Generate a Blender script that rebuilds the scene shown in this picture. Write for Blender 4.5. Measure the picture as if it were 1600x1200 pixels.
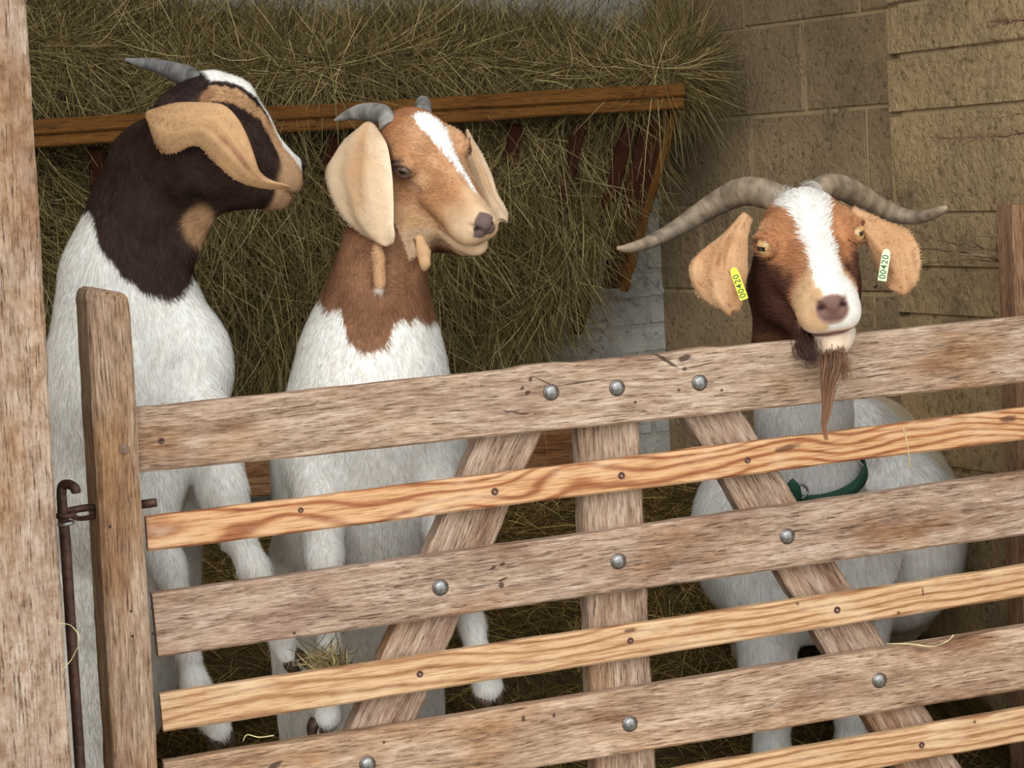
import bpy, math, random
import numpy as np
from mathutils import Vector, Matrix
S = bpy.context.scene
for o in list(bpy.data.objects): bpy.data.objects.remove(o)
COL = S.collection
rng = np.random.default_rng(7); random.seed(7)

# ------------------------------------------------------------------ camera, sky, exposure
F = 3400.0                                     # focal length in pixels of a 1600 wide frame
cam_d = bpy.data.cameras.new('camera'); cam = bpy.data.objects.new('camera', cam_d); COL.objects.link(cam)
cam_d.sensor_width = 36; cam_d.lens = 36*F/1600; cam_d.clip_start = .05; cam_d.clip_end = 200
pit, rol = math.radians(90-5.5), math.radians(-3.2)
CM = Matrix.Rotation(pit, 4, 'X') @ Matrix.Rotation(rol, 4, 'Z')
cam.matrix_world = Matrix.Translation((0, 0, 1.5)) @ CM
cam_d.dof.use_dof = False
S.camera = cam
CR = np.array(CM.to_3x3()); CC = np.array([0, 0, 1.5])

W = bpy.data.worlds.new('overcast_sky'); S.world = W; W.use_nodes = True
bg = W.node_tree.nodes['Background']; bg.inputs[0].default_value = (.93, .97, 1.0, 1); bg.inputs[1].default_value = 1.15
sun_d = bpy.data.lights.new('hazy_sun', 'SUN'); sun_d.energy = 1.1; sun_d.angle = math.radians(50); sun_d.color = (1, .96, .9)
sun = bpy.data.objects.new('hazy_sun', sun_d); COL.objects.link(sun); sun.rotation_euler = (math.radians(62), 0, math.radians(-14))
S.view_settings.view_transform = 'Standard'; S.view_settings.look = 'None'
S.view_settings.gamma = 1; S.view_settings.exposure = 0.56; S.view_settings.use_curve_mapping = False

# ------------------------------------------------------------------ measuring helpers
def P(x, y, d): return CC + CR @ np.array([(x-800)/F*d, -(y-600)/F*d, -d])
def unit(v): v = np.asarray(v, float); return v/np.linalg.norm(v)
G0, G1p = P(240, 900, 3.6), P(1600, 900, 4.07)
D = unit([G1p[0]-G0[0], G1p[1]-G0[1], 0]); N = np.array([D[1], -D[0], 0.0])      # along the gate; towards the camera
WB = P(1045, 600, 6.0)                                                            # foot of the back corner
def onplane(x, y, p0, n, off=0):
    r = CR @ np.array([(x-800)/F, -(y-600)/F, -1.0]); t = (np.dot(p0, n)-off-np.dot(CC, n))/np.dot(r, n); return CC+t*r
def gp(x, y, off=0): return onplane(x, y, G0, N, off)       # point of the gate's plane, off metres behind its front
def bp(x, y, off=0): return onplane(x, y, WB, N, off)       # point of the back wall's plane
Zv = np.array([0, 0, 1.0])
def s2l(c): c = np.asarray(c, float)/255; return np.where(c <= .04045, c/12.92, ((c+.055)/1.055)**2.4)

# ------------------------------------------------------------------ mesh helpers
def mesh_np(name, v, faces, mat=None, parent=None, smooth=True, col=None, M=None, mats=None, mi=None):
    """v (n,3); faces: an (m,k) array or a list of lists"""
    me = bpy.data.meshes.new(name); v = np.asarray(v, np.float32)
    if isinstance(faces, np.ndarray): cnt = np.full(len(faces), faces.shape[1], np.int32); flat = faces.ravel().astype(np.int32)
    else: cnt = np.array([len(f) for f in faces], np.int32); flat = np.array([i for f in faces for i in f], np.int32)
    me.vertices.add(len(v)); me.vertices.foreach_set('co', v.ravel())
    me.loops.add(len(flat)); me.loops.foreach_set('vertex_index', flat)
    me.polygons.add(len(cnt)); me.polygons.foreach_set('loop_start', np.r_[0, np.cumsum(cnt)[:-1]].astype(np.int32))
    try: me.polygons.foreach_set('loop_total', cnt)
    except Exception: pass
    me.polygons.foreach_set('use_smooth', np.full(len(cnt), bool(smooth)))
    if col is not None:
        a = me.color_attributes.new('Col', 'FLOAT_COLOR', 'POINT')
        a.data.foreach_set('color', np.c_[col, np.ones(len(col))].astype(np.float32).ravel())
    for m in (mats or ([mat] if mat else [])): me.materials.append(m)
    if mi is not None: me.polygons.foreach_set('material_index', np.asarray(mi, np.int32))
    me.update(calc_edges=True); me.validate()
    o = bpy.data.objects.new(name, me); COL.objects.link(o)
    if M is not None: o.matrix_world = M
    if parent is not None:
        o.parent = parent; o.matrix_parent_inverse = Matrix.Identity(4)
        if M is not None: o.matrix_basis = parent.matrix_world.inverted() @ M
        else: o.matrix_basis = parent.matrix_world.inverted()
    return o
def tag(o, label=None, cat=None, group=None, kind=None):
    for k, x in (('label', label), ('category', cat), ('group', group), ('kind', kind)):
        if x: o[k] = x
    return o
def empty(name, loc, *a, **k):
    o = bpy.data.objects.new(name, None); COL.objects.link(o); o.location = Vector(loc); o.empty_display_size = .05
    o.matrix_world = Matrix.Translation(Vector(loc)); return tag(o, *a, **k)
def frame(o, x, z):
    """matrix with local X along x, local Z near z, origin o"""
    x = unit(x); y = unit(np.cross(z, x)); z = np.cross(x, y)
    return Matrix(((x[0], y[0], z[0], o[0]), (x[1], y[1], z[1], o[1]), (x[2], y[2], z[2], o[2]), (0, 0, 0, 1)))
def xf(M, v): A = np.array(M); return np.asarray(v) @ A[:3, :3].T + A[:3, 3]

def tube(pts, rad, n=12, caps=True, flat=1.0, up=None):
    pts = np.asarray(pts, float); rad = np.broadcast_to(rad, (len(pts),)); T = np.gradient(pts, axis=0); T /= np.linalg.norm(T, axis=1)[:, None]+1e-12
    u = np.asarray(up if up is not None else (0, 0, 1.0)); u = unit(u-T[0]*np.dot(u, T[0])) if abs(np.dot(u, T[0])) < .95 else unit(np.cross(T[0], (1, 0, 0)))
    V = []; ang = np.linspace(0, 2*np.pi, n, endpoint=False)
    for p, t, r in zip(pts, T, rad):
        u = unit(u-t*np.dot(u, t)); b = np.cross(t, u)
        V.append(p+r*(np.cos(ang)[:, None]*u*flat+np.sin(ang)[:, None]*b))
    V = np.concatenate(V); Fc = []
    for i in range(len(pts)-1):
        for j in range(n): k = (j+1) % n; Fc.append([i*n+j, i*n+k, (i+1)*n+k, (i+1)*n+j])
    if caps: Fc.append(list(range(n))[::-1]); Fc.append([(len(pts)-1)*n+j for j in range(n)])
    return V, Fc
def merge(parts):
    V, Fc, k = [], [], 0
    for v, f in parts: V.append(np.asarray(v)); Fc += [[i+k for i in q] for q in f]; k += len(v)
    return np.concatenate(V), Fc
def spline(pts, n):
    pts = np.asarray(pts, float); m = len(pts); t = np.linspace(0, m-1, n); i = np.clip(t.astype(int), 0, m-2); u = (t-i)[:, None]
    g = lambda k: pts[np.clip(k, 0, m-1)]
    a, b, c, d = g(i-1), g(i), g(i+1), g(i+2)
    return .5*((2*b)+(-a+c)*u+(2*a-5*b+4*c-d)*u**2+(-a+3*b-3*c+d)*u**3)
def lathe(prof, n=24):
    V = []; ang = np.linspace(0, 2*np.pi, n, endpoint=False)
    for r, z in prof: V.append(np.c_[r*np.cos(ang), r*np.sin(ang), np.full(n, z)])
    Fc = []
    for i in range(len(prof)-1):
        for j in range(n): k = (j+1) % n; Fc.append([i*n+j, i*n+k, (i+1)*n+k, (i+1)*n+j])
    Fc.append([(len(prof)-1)*n+j for j in range(n)]); Fc.append(list(range(n))[::-1])
    return np.concatenate(V), Fc

_tab = rng.random((64, 64, 64)).astype(np.float32)
def vnoise(p, s=1.0, o=0.0):
    q = np.asarray(p)*s+o+100.; i = np.floor(q).astype(int); f = q-i; f = f*f*(3-2*f)
    r = 0
    for dx in (0, 1):
        for dy in (0, 1):
            for dz in (0, 1):
                w = (f[..., 0] if dx else 1-f[..., 0])*(f[..., 1] if dy else 1-f[..., 1])*(f[..., 2] if dz else 1-f[..., 2])
                r = r+w*_tab[(i[..., 0]+dx) % 64, (i[..., 1]+dy) % 64, (i[..., 2]+dz) % 64]
    return r*2-1

# ------------------------------------------------------------------ materials
def newmat(name):
    m = bpy.data.materials.new(name); m.use_nodes = True; nt = m.node_tree
    return m, nt, nt.nodes['Principled BSDF']
def nd(nt, t, **k):
    n = nt.nodes.new(t)
    for a, b in k.items():
        if a.startswith('i_'):
            key = a[2:]; n.inputs[int(key) if key.isdigit() else key.replace('_', ' ')].default_value = b
        else: setattr(n, a, b)
    return n
def math_(nt, op, a, b=None, c=None):
    n = nt.nodes.new('ShaderNodeMath'); n.operation = op
    for i, x in enumerate((a, b, c)):
        if x is None: continue
        if isinstance(x, (int, float)): n.inputs[i].default_value = x
        else: nt.links.new(x, n.inputs[i])
    return n.outputs[0]
def ramp(nt, fac, stops):
    n = nt.nodes.new('ShaderNodeValToRGB'); e = n.color_ramp.elements
    while len(e) < len(stops): e.new(.5)
    for q, (p, c) in zip(e, stops): q.position = p; q.color = (*s2l(c), 1)
    nt.links.new(fac, n.inputs[0]); return n.outputs[0]
def mixc(nt, fac, a, b, mode='MIX'):
    n = nt.nodes.new('ShaderNodeMix'); n.data_type = 'RGBA'; n.blend_type = mode
    for i, x in ((0, fac), (6, a), (7, b)):
        if isinstance(x, (int, float)): n.inputs[i].default_value = x
        elif isinstance(x, tuple): n.inputs[i].default_value = (*x, 1) if len(x) == 3 else x
        else: nt.links.new(x, n.inputs[i])
    return n.outputs[2]
def noise(nt, vec, scale, detail=4, rough=.6, dist=0):
    n = nd(nt, 'ShaderNodeTexNoise', i_Scale=scale, i_Detail=detail, i_Roughness=rough, i_Distortion=dist); nt.links.new(vec, n.inputs['Vector']); return n.outputs[0]
def mapv(nt, vec, sc=(1, 1, 1), loc=(0, 0, 0)):
    n = nd(nt, 'ShaderNodeMapping'); n.inputs['Scale'].default_value = sc; n.inputs['Location'].default_value = loc; nt.links.new(vec, n.inputs[0]); return n.outputs[0]
def bump(nt, h, bs, strength=.5, dist=.002):
    n = nd(nt, 'ShaderNodeBump', i_Strength=strength, i_Distance=dist); nt.links.new(h, n.inputs['Height']); nt.links.new(n.outputs[0], bs.inputs['Normal'])

def sm(nt, x, lo, hi):
    n = nd(nt, 'ShaderNodeMapRange', interpolation_type='SMOOTHSTEP'); nt.links.new(x, n.inputs[0])
    n.inputs[1].default_value = lo; n.inputs[2].default_value = hi; return n.outputs[0]
def knot_nodes(nt, co, knots):
    """knots: (x, z, rx, rz, angle); returns 1 inside a knot or crack"""
    sep = nd(nt, 'ShaderNodeSeparateXYZ'); nt.links.new(co, sep.inputs[0]); X, Z = sep.outputs[0], sep.outputs[2]; tot = None
    nz = noise(nt, co, 90, 2)
    for kx, kz, rx, rz, a in knots:
        dx = math_(nt, 'SUBTRACT', X, kx); dz = math_(nt, 'SUBTRACT', Z, kz); ca, sa = math.cos(a), math.sin(a)
        u = math_(nt, 'ADD', math_(nt, 'MULTIPLY', dx, ca/rx), math_(nt, 'MULTIPLY', dz, sa/rx))
        w = math_(nt, 'ADD', math_(nt, 'MULTIPLY', dx, -sa/rz), math_(nt, 'MULTIPLY', dz, ca/rz))
        r = math_(nt, 'SQRT', math_(nt, 'ADD', math_(nt, 'MULTIPLY', u, u), math_(nt, 'MULTIPLY', w, w)))
        r = math_(nt, 'ADD', r, math_(nt, 'MULTIPLY', math_(nt, 'SUBTRACT', nz, .5), .9))
        k = math_(nt, 'SUBTRACT', 1.0, sm(nt, r, .45, 1.15))
        tot = k if tot is None else math_(nt, 'MAXIMUM', tot, k)
    return tot
def oak(name, seed=0, tint=(1, 1, 1), knots=None, rough_sawn=False, stops=None):
    m, nt, bs = newmat(name); tc = nd(nt, 'ShaderNodeTexCoord'); co = tc.outputs['Object']
    c0 = mapv(nt, co, (1, 1, 1), (seed*3.1, seed*1.7, seed*.9))
    wob = nd(nt, 'ShaderNodeTexNoise', i_Scale=9, i_Detail=2); nt.links.new(mapv(nt, c0, (.35, 1, 1)), wob.inputs['Vector'])
    cw = nd(nt, 'ShaderNodeVectorMath', operation='MULTIPLY_ADD'); nt.links.new(wob.outputs['Color'], cw.inputs[0]); cw.inputs[1].default_value = (0, .02, .02); nt.links.new(c0, cw.inputs[2]); c1 = cw.outputs[0]
    grain = noise(nt, mapv(nt, c1, (26, 250, 250)), 1, 5, .72)
    coarse = noise(nt, mapv(nt, c1, (4, 42, 42)), 1, 4, .6)
    patch = noise(nt, mapv(nt, c1, (3.5, 9, 9)), 1, 3, .6)
    crack = noise(nt, mapv(nt, c1, (16, 340, 340)), 1, 3, .8, .1)
    mix = math_(nt, 'ADD', math_(nt, 'MULTIPLY', grain, .62), math_(nt, 'MULTIPLY', coarse, .38))
    col = ramp(nt, mix, stops or [(.33, (82, 64, 50)), (.43, (140, 117, 97)), (.53, (174, 151, 131)), (.66, (208, 191, 174))])
    warm = mixc(nt, sm(nt, patch, .48, .75), col, mixc(nt, 1.0, col, tuple(s2l((232, 208, 178))), 'MULTIPLY'))
    warm = mixc(nt, sm(nt, noise(nt, mapv(nt, c1, (5, 14, 14), (5, 5, 5)), 1, 3), .5, .75), warm, mixc(nt, 1.0, warm, tuple(s2l((218, 206, 204))), 'MULTIPLY'))
    dark = mixc(nt, math_(nt, 'MULTIPLY', math_(nt, 'SUBTRACT', 1.0, sm(nt, crack, .36, .43)), .8), warm, tuple(s2l((88, 64, 48))))
    fin = mixc(nt, 1.0, dark, tuple(tint), 'MULTIPLY')
    h = math_(nt, 'ADD', mix, math_(nt, 'MULTIPLY', sm(nt, crack, .28, .42), .5))
    if rough_sawn:
        saw = noise(nt, mapv(nt, c1, (34, 52, 52)), 1, 6, .75); h = math_(nt, 'ADD', h, math_(nt, 'MULTIPLY', saw, .5))
        fin = mixc(nt, math_(nt, 'MULTIPLY', sm(nt, saw, .35, .6), -.0), fin, fin)
        fin = mixc(nt, sm(nt, saw, .60, .36), fin, mixc(nt, 1.0, fin, tuple(s2l((214, 200, 186))), 'MULTIPLY'))
    if knots:
        k = knot_nodes(nt, co, knots); fin = mixc(nt, math_(nt, 'MULTIPLY', k, .85), fin, tuple(s2l((62, 42, 34)))); h = math_(nt, 'SUBTRACT', h, k)
    nt.links.new(fin, bs.inputs['Base Color']); bs.inputs['Roughness'].default_value = .85; bs.inputs['Specular IOR Level'].default_value = .25
    bump(nt, h, bs, .75, .0028); return m
def pine(name, seed=0, contrast=1.0, knots=None, tint=(1, 1, 1), freq=9.0):
    m, nt, bs = newmat(name); tc = nd(nt, 'ShaderNodeTexCoord'); co = tc.outputs['Object']
    c0 = mapv(nt, co, (1, 1, 1), (seed*2.3, seed*1.1, seed*.7))
    big = noise(nt, mapv(nt, c0, (2.8, 8, 8)), 1, 1.5, .4); sep = nd(nt, 'ShaderNodeSeparateXYZ'); nt.links.new(c0, sep.inputs[0])
    t = math_(nt, 'ADD', math_(nt, 'MULTIPLY', big, freq), math_(nt, 'MULTIPLY', sep.outputs[2], 60))
    t = math_(nt, 'ADD', t, math_(nt, 'MULTIPLY', noise(nt, mapv(nt, c0, (20, 60, 60)), 1, 2), .35))
    ring = math_(nt, 'FRACT', t); ring = sm(nt, math_(nt, 'ABSOLUTE', math_(nt, 'SUBTRACT', ring, .5)), .12, .48)
    fine = noise(nt, mapv(nt, c0, (12, 260, 260)), 1, 4, .7)
    col = ramp(nt, ring, [(0, (206, 168, 130)), (.5, (192, 146, 106)), (1, (150, 98, 66))] if contrast > .8 else [(0, (204, 172, 138)), (.6, (190, 155, 120)), (1, (158, 118, 86))])
    col = mixc(nt, sm(nt, fine, .55, .35), col, mixc(nt, 1.0, col, tuple(s2l((206, 186, 166))), 'MULTIPLY'))
    pale = noise(nt, mapv(nt, c0, (6, 20, 20)), 1, 4); col = mixc(nt, math_(nt, 'MULTIPLY', sm(nt, pale, .5, .72), .55), col, tuple(s2l((222, 200, 172))))
    h = math_(nt, 'ADD', fine, math_(nt, 'MULTIPLY', ring, .4))
    if knots: k = knot_nodes(nt, co, knots); col = mixc(nt, math_(nt, 'MULTIPLY', k, .8), col, tuple(s2l((80, 48, 34)))); h = math_(nt, 'SUBTRACT', h, k)
    col = mixc(nt, 1.0, col, tuple(tint), 'MULTIPLY')
    nt.links.new(col, bs.inputs['Base Color']); bs.inputs['Roughness'].default_value = .75; bs.inputs['Specular IOR Level'].default_value = .3
    bump(nt, h, bs, .5, .0015); return m
def vcol_mat(name, rough=.7, spec=.2, coat=0, bumpscale=0):
    m, nt, bs = newmat(name); a = nd(nt, 'ShaderNodeAttribute', attribute_name='Col'); nt.links.new(a.outputs['Color'], bs.inputs['Base Color'])
    bs.inputs['Roughness'].default_value = rough; bs.inputs['Specular IOR Level'].default_value = spec; bs.inputs['Coat Weight'].default_value = coat
    if bumpscale:
        tc = nd(nt, 'ShaderNodeTexCoord'); bump(nt, noise(nt, tc.outputs['Object'], bumpscale, 4), bs, .3, .001)
    return m
def plain(name, c, rough=.6, metal=0, spec=.4, ns=60, var=.3, bd=.0006):
    m, nt, bs = newmat(name); tc = nd(nt, 'ShaderNodeTexCoord'); n = noise(nt, tc.outputs['Object'], ns, 5)
    c = np.array(c, float); col = ramp(nt, n, [(.3, tuple(c*(1-var))), (.7, tuple(np.minimum(255, c*(1+var*.6))))]); nt.links.new(col, bs.inputs['Base Color'])
    bs.inputs['Roughness'].default_value = rough; bs.inputs['Metallic'].default_value = metal; bs.inputs['Specular IOR Level'].default_value = spec
    bump(nt, n, bs, .5, bd); return m
FUR = vcol_mat('short_coat', .75, .15); HAYM = vcol_mat('dry_hay', .7, .2); SKIN = vcol_mat('coat_skin', .75, .15, 0, 260)
EYEM = vcol_mat('wet_eye', .08, .6, 1.0); HAIRM = vcol_mat('beard_hair', .5, .35)

# ------------------------------------------------------------------ boards
def board(name, tl, tr, br, bl, off, th, mat, parent, wob=.0016, seg=60, plane=gp, vertical=False, ch=.004, round_end=0, seed=0, label=None, top_notch=None, shear=0.0):
    """a board whose front face has the four given corners in the plane; vertical boards run from the top (tl,tr) to the bottom (bl,br)"""
    tl, tr, br, bl = [plane(*q, off) for q in (tl, tr, br, bl)]
    if vertical: a0, a1, b0, b1 = tl, bl, tr, br          # a: one long edge (upper in local z), b: other long edge
    else: a0, a1, b0, b1 = tl, tr, bl, br
    c0, c1 = (a0+b0)/2, (a1+b1)/2; X = unit(c1-c0); zz = unit((a0+a1)/2-(b0+b1)/2)
    Yd = -N                                                # depth direction of the local frame
    zz = unit(np.cross(X, Yd)); 
    if np.dot(zz, (a0+a1)/2-(b0+b1)/2) < 0: zz = -zz
    A = np.column_stack([X, Yd, zz]); o = (c0+c1)/2
    M = Matrix(((A[0, 0], A[0, 1], A[0, 2], o[0]), (A[1, 0], A[1, 1], A[1, 2], o[1]), (A[2, 0], A[2, 1], A[2, 2], o[2]), (0, 0, 0, 1)))
    flip = np.linalg.det(A) < 0
    loc = lambda p: (p-o) @ A
    a0, a1, b0, b1 = map(loc, (a0, a1, b0, b1)); V = []; r = np.random.default_rng(seed+11); ph = r.random(8)*9
    T = np.linspace(0, 1, seg+1)
    if round_end: T = np.r_[[0, .003, .008, .016, .028], np.linspace(.045, 1, seg)]
    for t in T:
        pa, pb = a0+(a1-a0)*t, b0+(b1-b0)*t; w = wob*np.array([math.sin(t*23+ph[0])+.6*math.sin(t*71+ph[1])+.5*r.normal(), math.sin(t*19+ph[2])+.6*math.sin(t*63+ph[3])+.5*r.normal()])
        zt, zb = pa[2]+w[0], pb[2]+w[1]
        if top_notch: zt += top_notch(pa[0])
        y0, y1, xx, xb = 0, th, pa[0], pb[0]; c = ch
        if round_end:
            L = (T*abs(a1[0]-a0[0]))[list(T).index(t)]; k = max(0, 1-L/round_end); s = 1-math.sqrt(max(0, 1-k*k)); s *= .32
            hw = (zt-zb)/2; md = (zt+zb)/2; zt, zb = md+hw*(1-s), md-hw*(1-s); y0, y1 = th/2*s, th-th/2*s; c = ch+.004*s
        mx = lambda z: xx+(xb-xx)*(zt-z)/(zt-zb)
        for (y, z) in ((y0, zt-c), (y0+c, zt), (y1-c, zt), (y1, zt-c), (y1, zb+c), (y1-c, zb), (y0+c, zb), (y0, zb+c)):
            V.append((mx(z), y, z+shear*y))
    n = 8; Fc = []
    for i in range(len(T)-1):
        for j in range(n): k = (j+1) % n; q = [i*n+j, (i+1)*n+j, (i+1)*n+k, i*n+k]; Fc.append(q)
    Fc.append(list(range(n))); Fc.append([(len(T)-1)*n+j for j in range(n)][::-1])
    if not flip: Fc = [f[::-1] for f in Fc]
    ob = mesh_np(name, np.array(V), Fc, mat, parent, smooth=False, M=M)
    if label: ob['label'] = label
    return ob, M
def local_px(M, pts, off=0):
    Mi = M.inverted(); return [tuple(Mi @ Vector(gp(x, y, off))) for x, y in pts]

# ================================================================== SETTING
def quad_block(corners, n, depth, ch=.006, jit=.002, r=None):
    """a block standing out from a wall plane: four front corners (ccw seen from outside), outward normal n"""
    c = np.array(corners); m = c.mean(0); inner = []
    front = [q+(m-q)/np.linalg.norm(m-q)*ch*1.4+n*depth for q in c]
    edge = [q+n*(depth-ch) for q in c]; base = [q-n*.01 for q in c]
    V = np.array(front+edge+base)
    if r is not None: V[:8] += r.normal(size=(8, 3))*jit
    Fc = [[0, 1, 2, 3]]
    for i in range(4): j = (i+1) % 4; Fc += [[i, i+4, j+4, j], [i+4, i+8, j+8, j+4]]
    return V, Fc
def blockwork(name, p0, dirv, n, length, courses, joints, mats, gap=.011, depth=.007, extra=0, zlo=0):
    """mortar plane + raised blocks, one mesh. joints(i) -> list of positions along the wall for course i"""
    r = np.random.default_rng(5); parts = []; mi = []
    top = courses[-1]
    a, b = p0-dirv*extra, p0+dirv*length
    V = [a+Zv*(zlo-a[2]), b+Zv*(zlo-b[2]), b+Zv*(top-b[2]), a+Zv*(top-a[2])]; V = np.array(V+[q-n*.1 for q in V])
    parts.append((V, [[0, 1, 2, 3], [5, 4, 7, 6], [1, 5, 6, 2], [4, 0, 3, 7], [3, 2, 6, 7], [4, 5, 1, 0]])); mi += [1]*6
    for i in range(len(courses)-1):
        z0, z1 = courses[i]+gap/2, courses[i+1]-gap/2; J = [x for x in joints(i) if -extra < x < length]; J = [-extra]+J+[length]
        for s0, s1 in zip(J[:-1], J[1:]):
            if s1-s0 < .03: continue
            e0, e1 = s0+(gap/2 if s0 > -extra else 0), s1-(gap/2 if s1 < length else 0)
            f = lambda s, z: np.array([*(p0+dirv*s)[:2], z])
            v, q = quad_block([f(e0, z0), f(e1, z0), f(e1, z1), f(e0, z1)], n, depth, r=r, ch=.004, jit=.0012); parts.append((v, q)); mi += [0]*len(q)
    v, q = merge(parts); return mesh_np(name, v, q, mats=mats, mi=mi, smooth=False)
def block_mat(name, c, bumpd=.004, scale=70, dirt=(96, 82, 64)):
    m, nt, bs = newmat(name); tc = nd(nt, 'ShaderNodeTexCoord'); co = tc.outputs['Object']
    big = noise(nt, co, 3.2, 4); fine = noise(nt, co, scale, 6, .65, .4); pit_ = nd(nt, 'ShaderNodeTexVoronoi', i_Scale=scale*.55); nt.links.new(co, pit_.inputs['Vector'])
    c = np.array(c, float); base = ramp(nt, big, [(.3, tuple(c*.86)), (.7, tuple(c*1.1))])
    base = mixc(nt, math_(nt, 'MULTIPLY', sm(nt, noise(nt, co, 5.5, 5, .7), .52, .72), .55), base, tuple(s2l(dirt)))
    spots = noise(nt, co, 26, 3, .5); base = mixc(nt, sm(nt, spots, .74, .80), base, tuple(s2l((58, 46, 36))))
    base = mixc(nt, math_(nt, 'MULTIPLY', sm(nt, noise(nt, mapv(nt, co, (1, 1, 1), (9, 4, 2)), 9, 5, .65), .63, .74), .5), base, tuple(s2l((176, 164, 146))))
    h = math_(nt, 'ADD', math_(nt, 'MULTIPLY', fine, 1.0), math_(nt, 'MULTIPLY', pit_.outputs[0], .35))
    base = mixc(nt, sm(nt, fine, .46, .34), base, mixc(nt, 1.0, base, (.5, .47, .44), 'MULTIPLY'))
    nt.links.new(base, bs.inputs['Base Color']); bs.inputs['Roughness'].default_value = .6; bs.inputs['Specular IOR Level'].default_value = .45
    bump(nt, h, bs, .9, bumpd); return m
blk = block_mat('painted_blockwork', (163, 140, 106), .010, 75); mort = block_mat('painted_mortar', (180, 158, 120), .004, 40)
white = block_mat('whitewashed_brick', (184, 181, 172), .009, 38, (96, 88, 74)); whitem = block_mat('whitewashed_mortar', (168, 164, 154), .004, 40, (96, 86, 72))

# side wall: from the back corner towards the right and the camera
SB = P(1402, 600, 5.28); SD = unit([SB[0]-WB[0], SB[1]-WB[1], 0]); SN = np.array([-SD[1], SD[0], 0.0]); SN = SN if SN[1] < 0 else -SN
sp = lambda x, y, off=0: onplane(x, y, WB, SN, off)
salong = lambda x, y: float(np.dot(sp(x, y)-WB, SD))
cz = 1.612; courses = [cz+(k-7)*.226 for k in range(0, 15)]
jA = [salong(1160, 20), salong(1350, 20)]; 
def side_joints(i):
    top = i-7                                     # 0: the course just above the y=178 line
    if top >= 1: base = salong(1163, 20) if top % 2 else salong(1258, 100)
    elif top == 0: base = salong(1258, 100)
    else: base = salong(1178, 250) if top % 2 else salong(1101, 400)
    w = abs(salong(1358, 250)-salong(1178, 250)); return sorted(base+w*k for k in range(-4, 9))
blockwork('wall_right', WB, SD, SN, float(np.dot(SB-WB, SD))+.35, courses, side_joints, [blk, mort])['kind'] = 'structure'
# nearer, thicker length of the side wall
PB = P(1410, 600, 4.98); PE = P(1600, 600, 4.58); PD = unit([PE[0]-PB[0], PE[1]-PB[1], 0]); PN = np.array([-PD[1], PD[0], 0.0]); PN = PN if PN[1] < 0 else -PN
pz = lambda y: float(onplane(1405, y, PB, PN)[2])
cc = sorted([pz(88)+.226*k for k in range(1, 5)]+[pz(88)+.113] + [pz(y) for y in (88, 178, 335, 418, 490)] + [pz(490)-.112-.226*k for k in range(0, 5)])
blockwork('trim_1', PB, PD, PN, 1.5, cc, lambda i: [.52+.2*(i % 2), 1.05], [block_mat('rough_painted_blocks', (168, 143, 104), .014, 62), mort], depth=.01)['kind'] = 'structure'
v = []; q0 = PB; back = PB-PN*.24                   # return of the thicker wall
for s in (0, .04):
    for z in (0, 2.75): v += [q0+Zv*(z-q0[2])+PD*s, back+Zv*(z-back[2])+PD*s]
mesh_np('trim_2', np.array(v), [[0, 1, 3, 2], [4, 6, 7, 5], [0, 2, 6, 4], [1, 5, 7, 3]], mort, smooth=False)['kind'] = 'structure'
# back wall, whitewashed brick
bd = -D; bj = lambda i: [x*.225+(.1125 if i % 2 else 0)+.05 for x in range(0, 16)]
blockwork('wall_back', WB, bd, N, 3.2, [.16+.0755*k for k in range(35)], bj, [white, whitem], gap=.009, depth=.003)['kind'] = 'structure'
# left wall (out of the frame), roof, ground
def slab(name, pts, z0, z1, mat):
    v = [(x, y, z) for z in (z0, z1) for x, y in pts]; n = len(pts)
    f = [list(range(n))[::-1], [n+i for i in range(n)]]+[[i, (i+1) % n, n+(i+1) % n, n+i] for i in range(n)]
    o = mesh_np(name, np.array(v), f, mat, smooth=False); o['kind'] = 'structure'; return o
LB = WB-D*3.2; LF = LB+N*2.6
slab('wall_left', [tuple(LB[:2]), tuple((LB-D*.1)[:2]), tuple((LF-D*.1)[:2]), tuple(LF[:2])], 0, 2.75, blk)
rF = (G0-N*.22)
slab('ceiling', [tuple((LB-D*.3-N*.2)[:2]), tuple((rF-D*1.3)[:2]), tuple((rF+D*3.2)[:2]), tuple((WB+D*1.6-N*.2)[:2])], 2.72, 2.8, plain('roof_boards', (120, 100, 78), .8))
slab('ground', [(-9, -6), (9, -6), (9, 9), (-9, 9)], -.1, 0, plain('concrete_yard', (168, 162, 150), .85, ns=14, var=.15, bd=.002))

# ================================================================== HAY
def strands(p, d, L, w, bend, col, seg=4, nrm=None, droop=0.0):
    """flat hay stems as ribbons. p,d,bend (n,3); L,w (n,)"""
    n = len(p); d = d/np.linalg.norm(d, axis=1)[:, None]; t = np.linspace(0, 1, seg+1)
    pts = p[:, None]+d[:, None]*(L[:, None]*t)[..., None]+bend[:, None]*(L[:, None]*(t**2))[..., None]
    pts[..., 2] -= droop*(L[:, None]*t)**2
    tan = np.gradient(pts, axis=1); rv = nrm if nrm is not None else rng.normal(size=(n, 3)); side = np.cross(tan, rv[:, None]); side /= np.linalg.norm(side, axis=2)[..., None]+1e-9
    ww = w[:, None]*np.where(t < .8, 1, (1-t)/.2*.7+.3)[None]/2
    a, b = pts-side*ww[..., None], pts+side*ww[..., None]; V = np.stack([a, b], 2).reshape(-1, 3)
    k = np.arange(n)[:, None]*(seg+1)*2+np.arange(seg)[None]*2; k = k.ravel()
    Fc = np.stack([k, k+1, k+3, k+2], 1); C = np.repeat(col, (seg+1)*2, axis=0); return V, Fc, C
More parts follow.
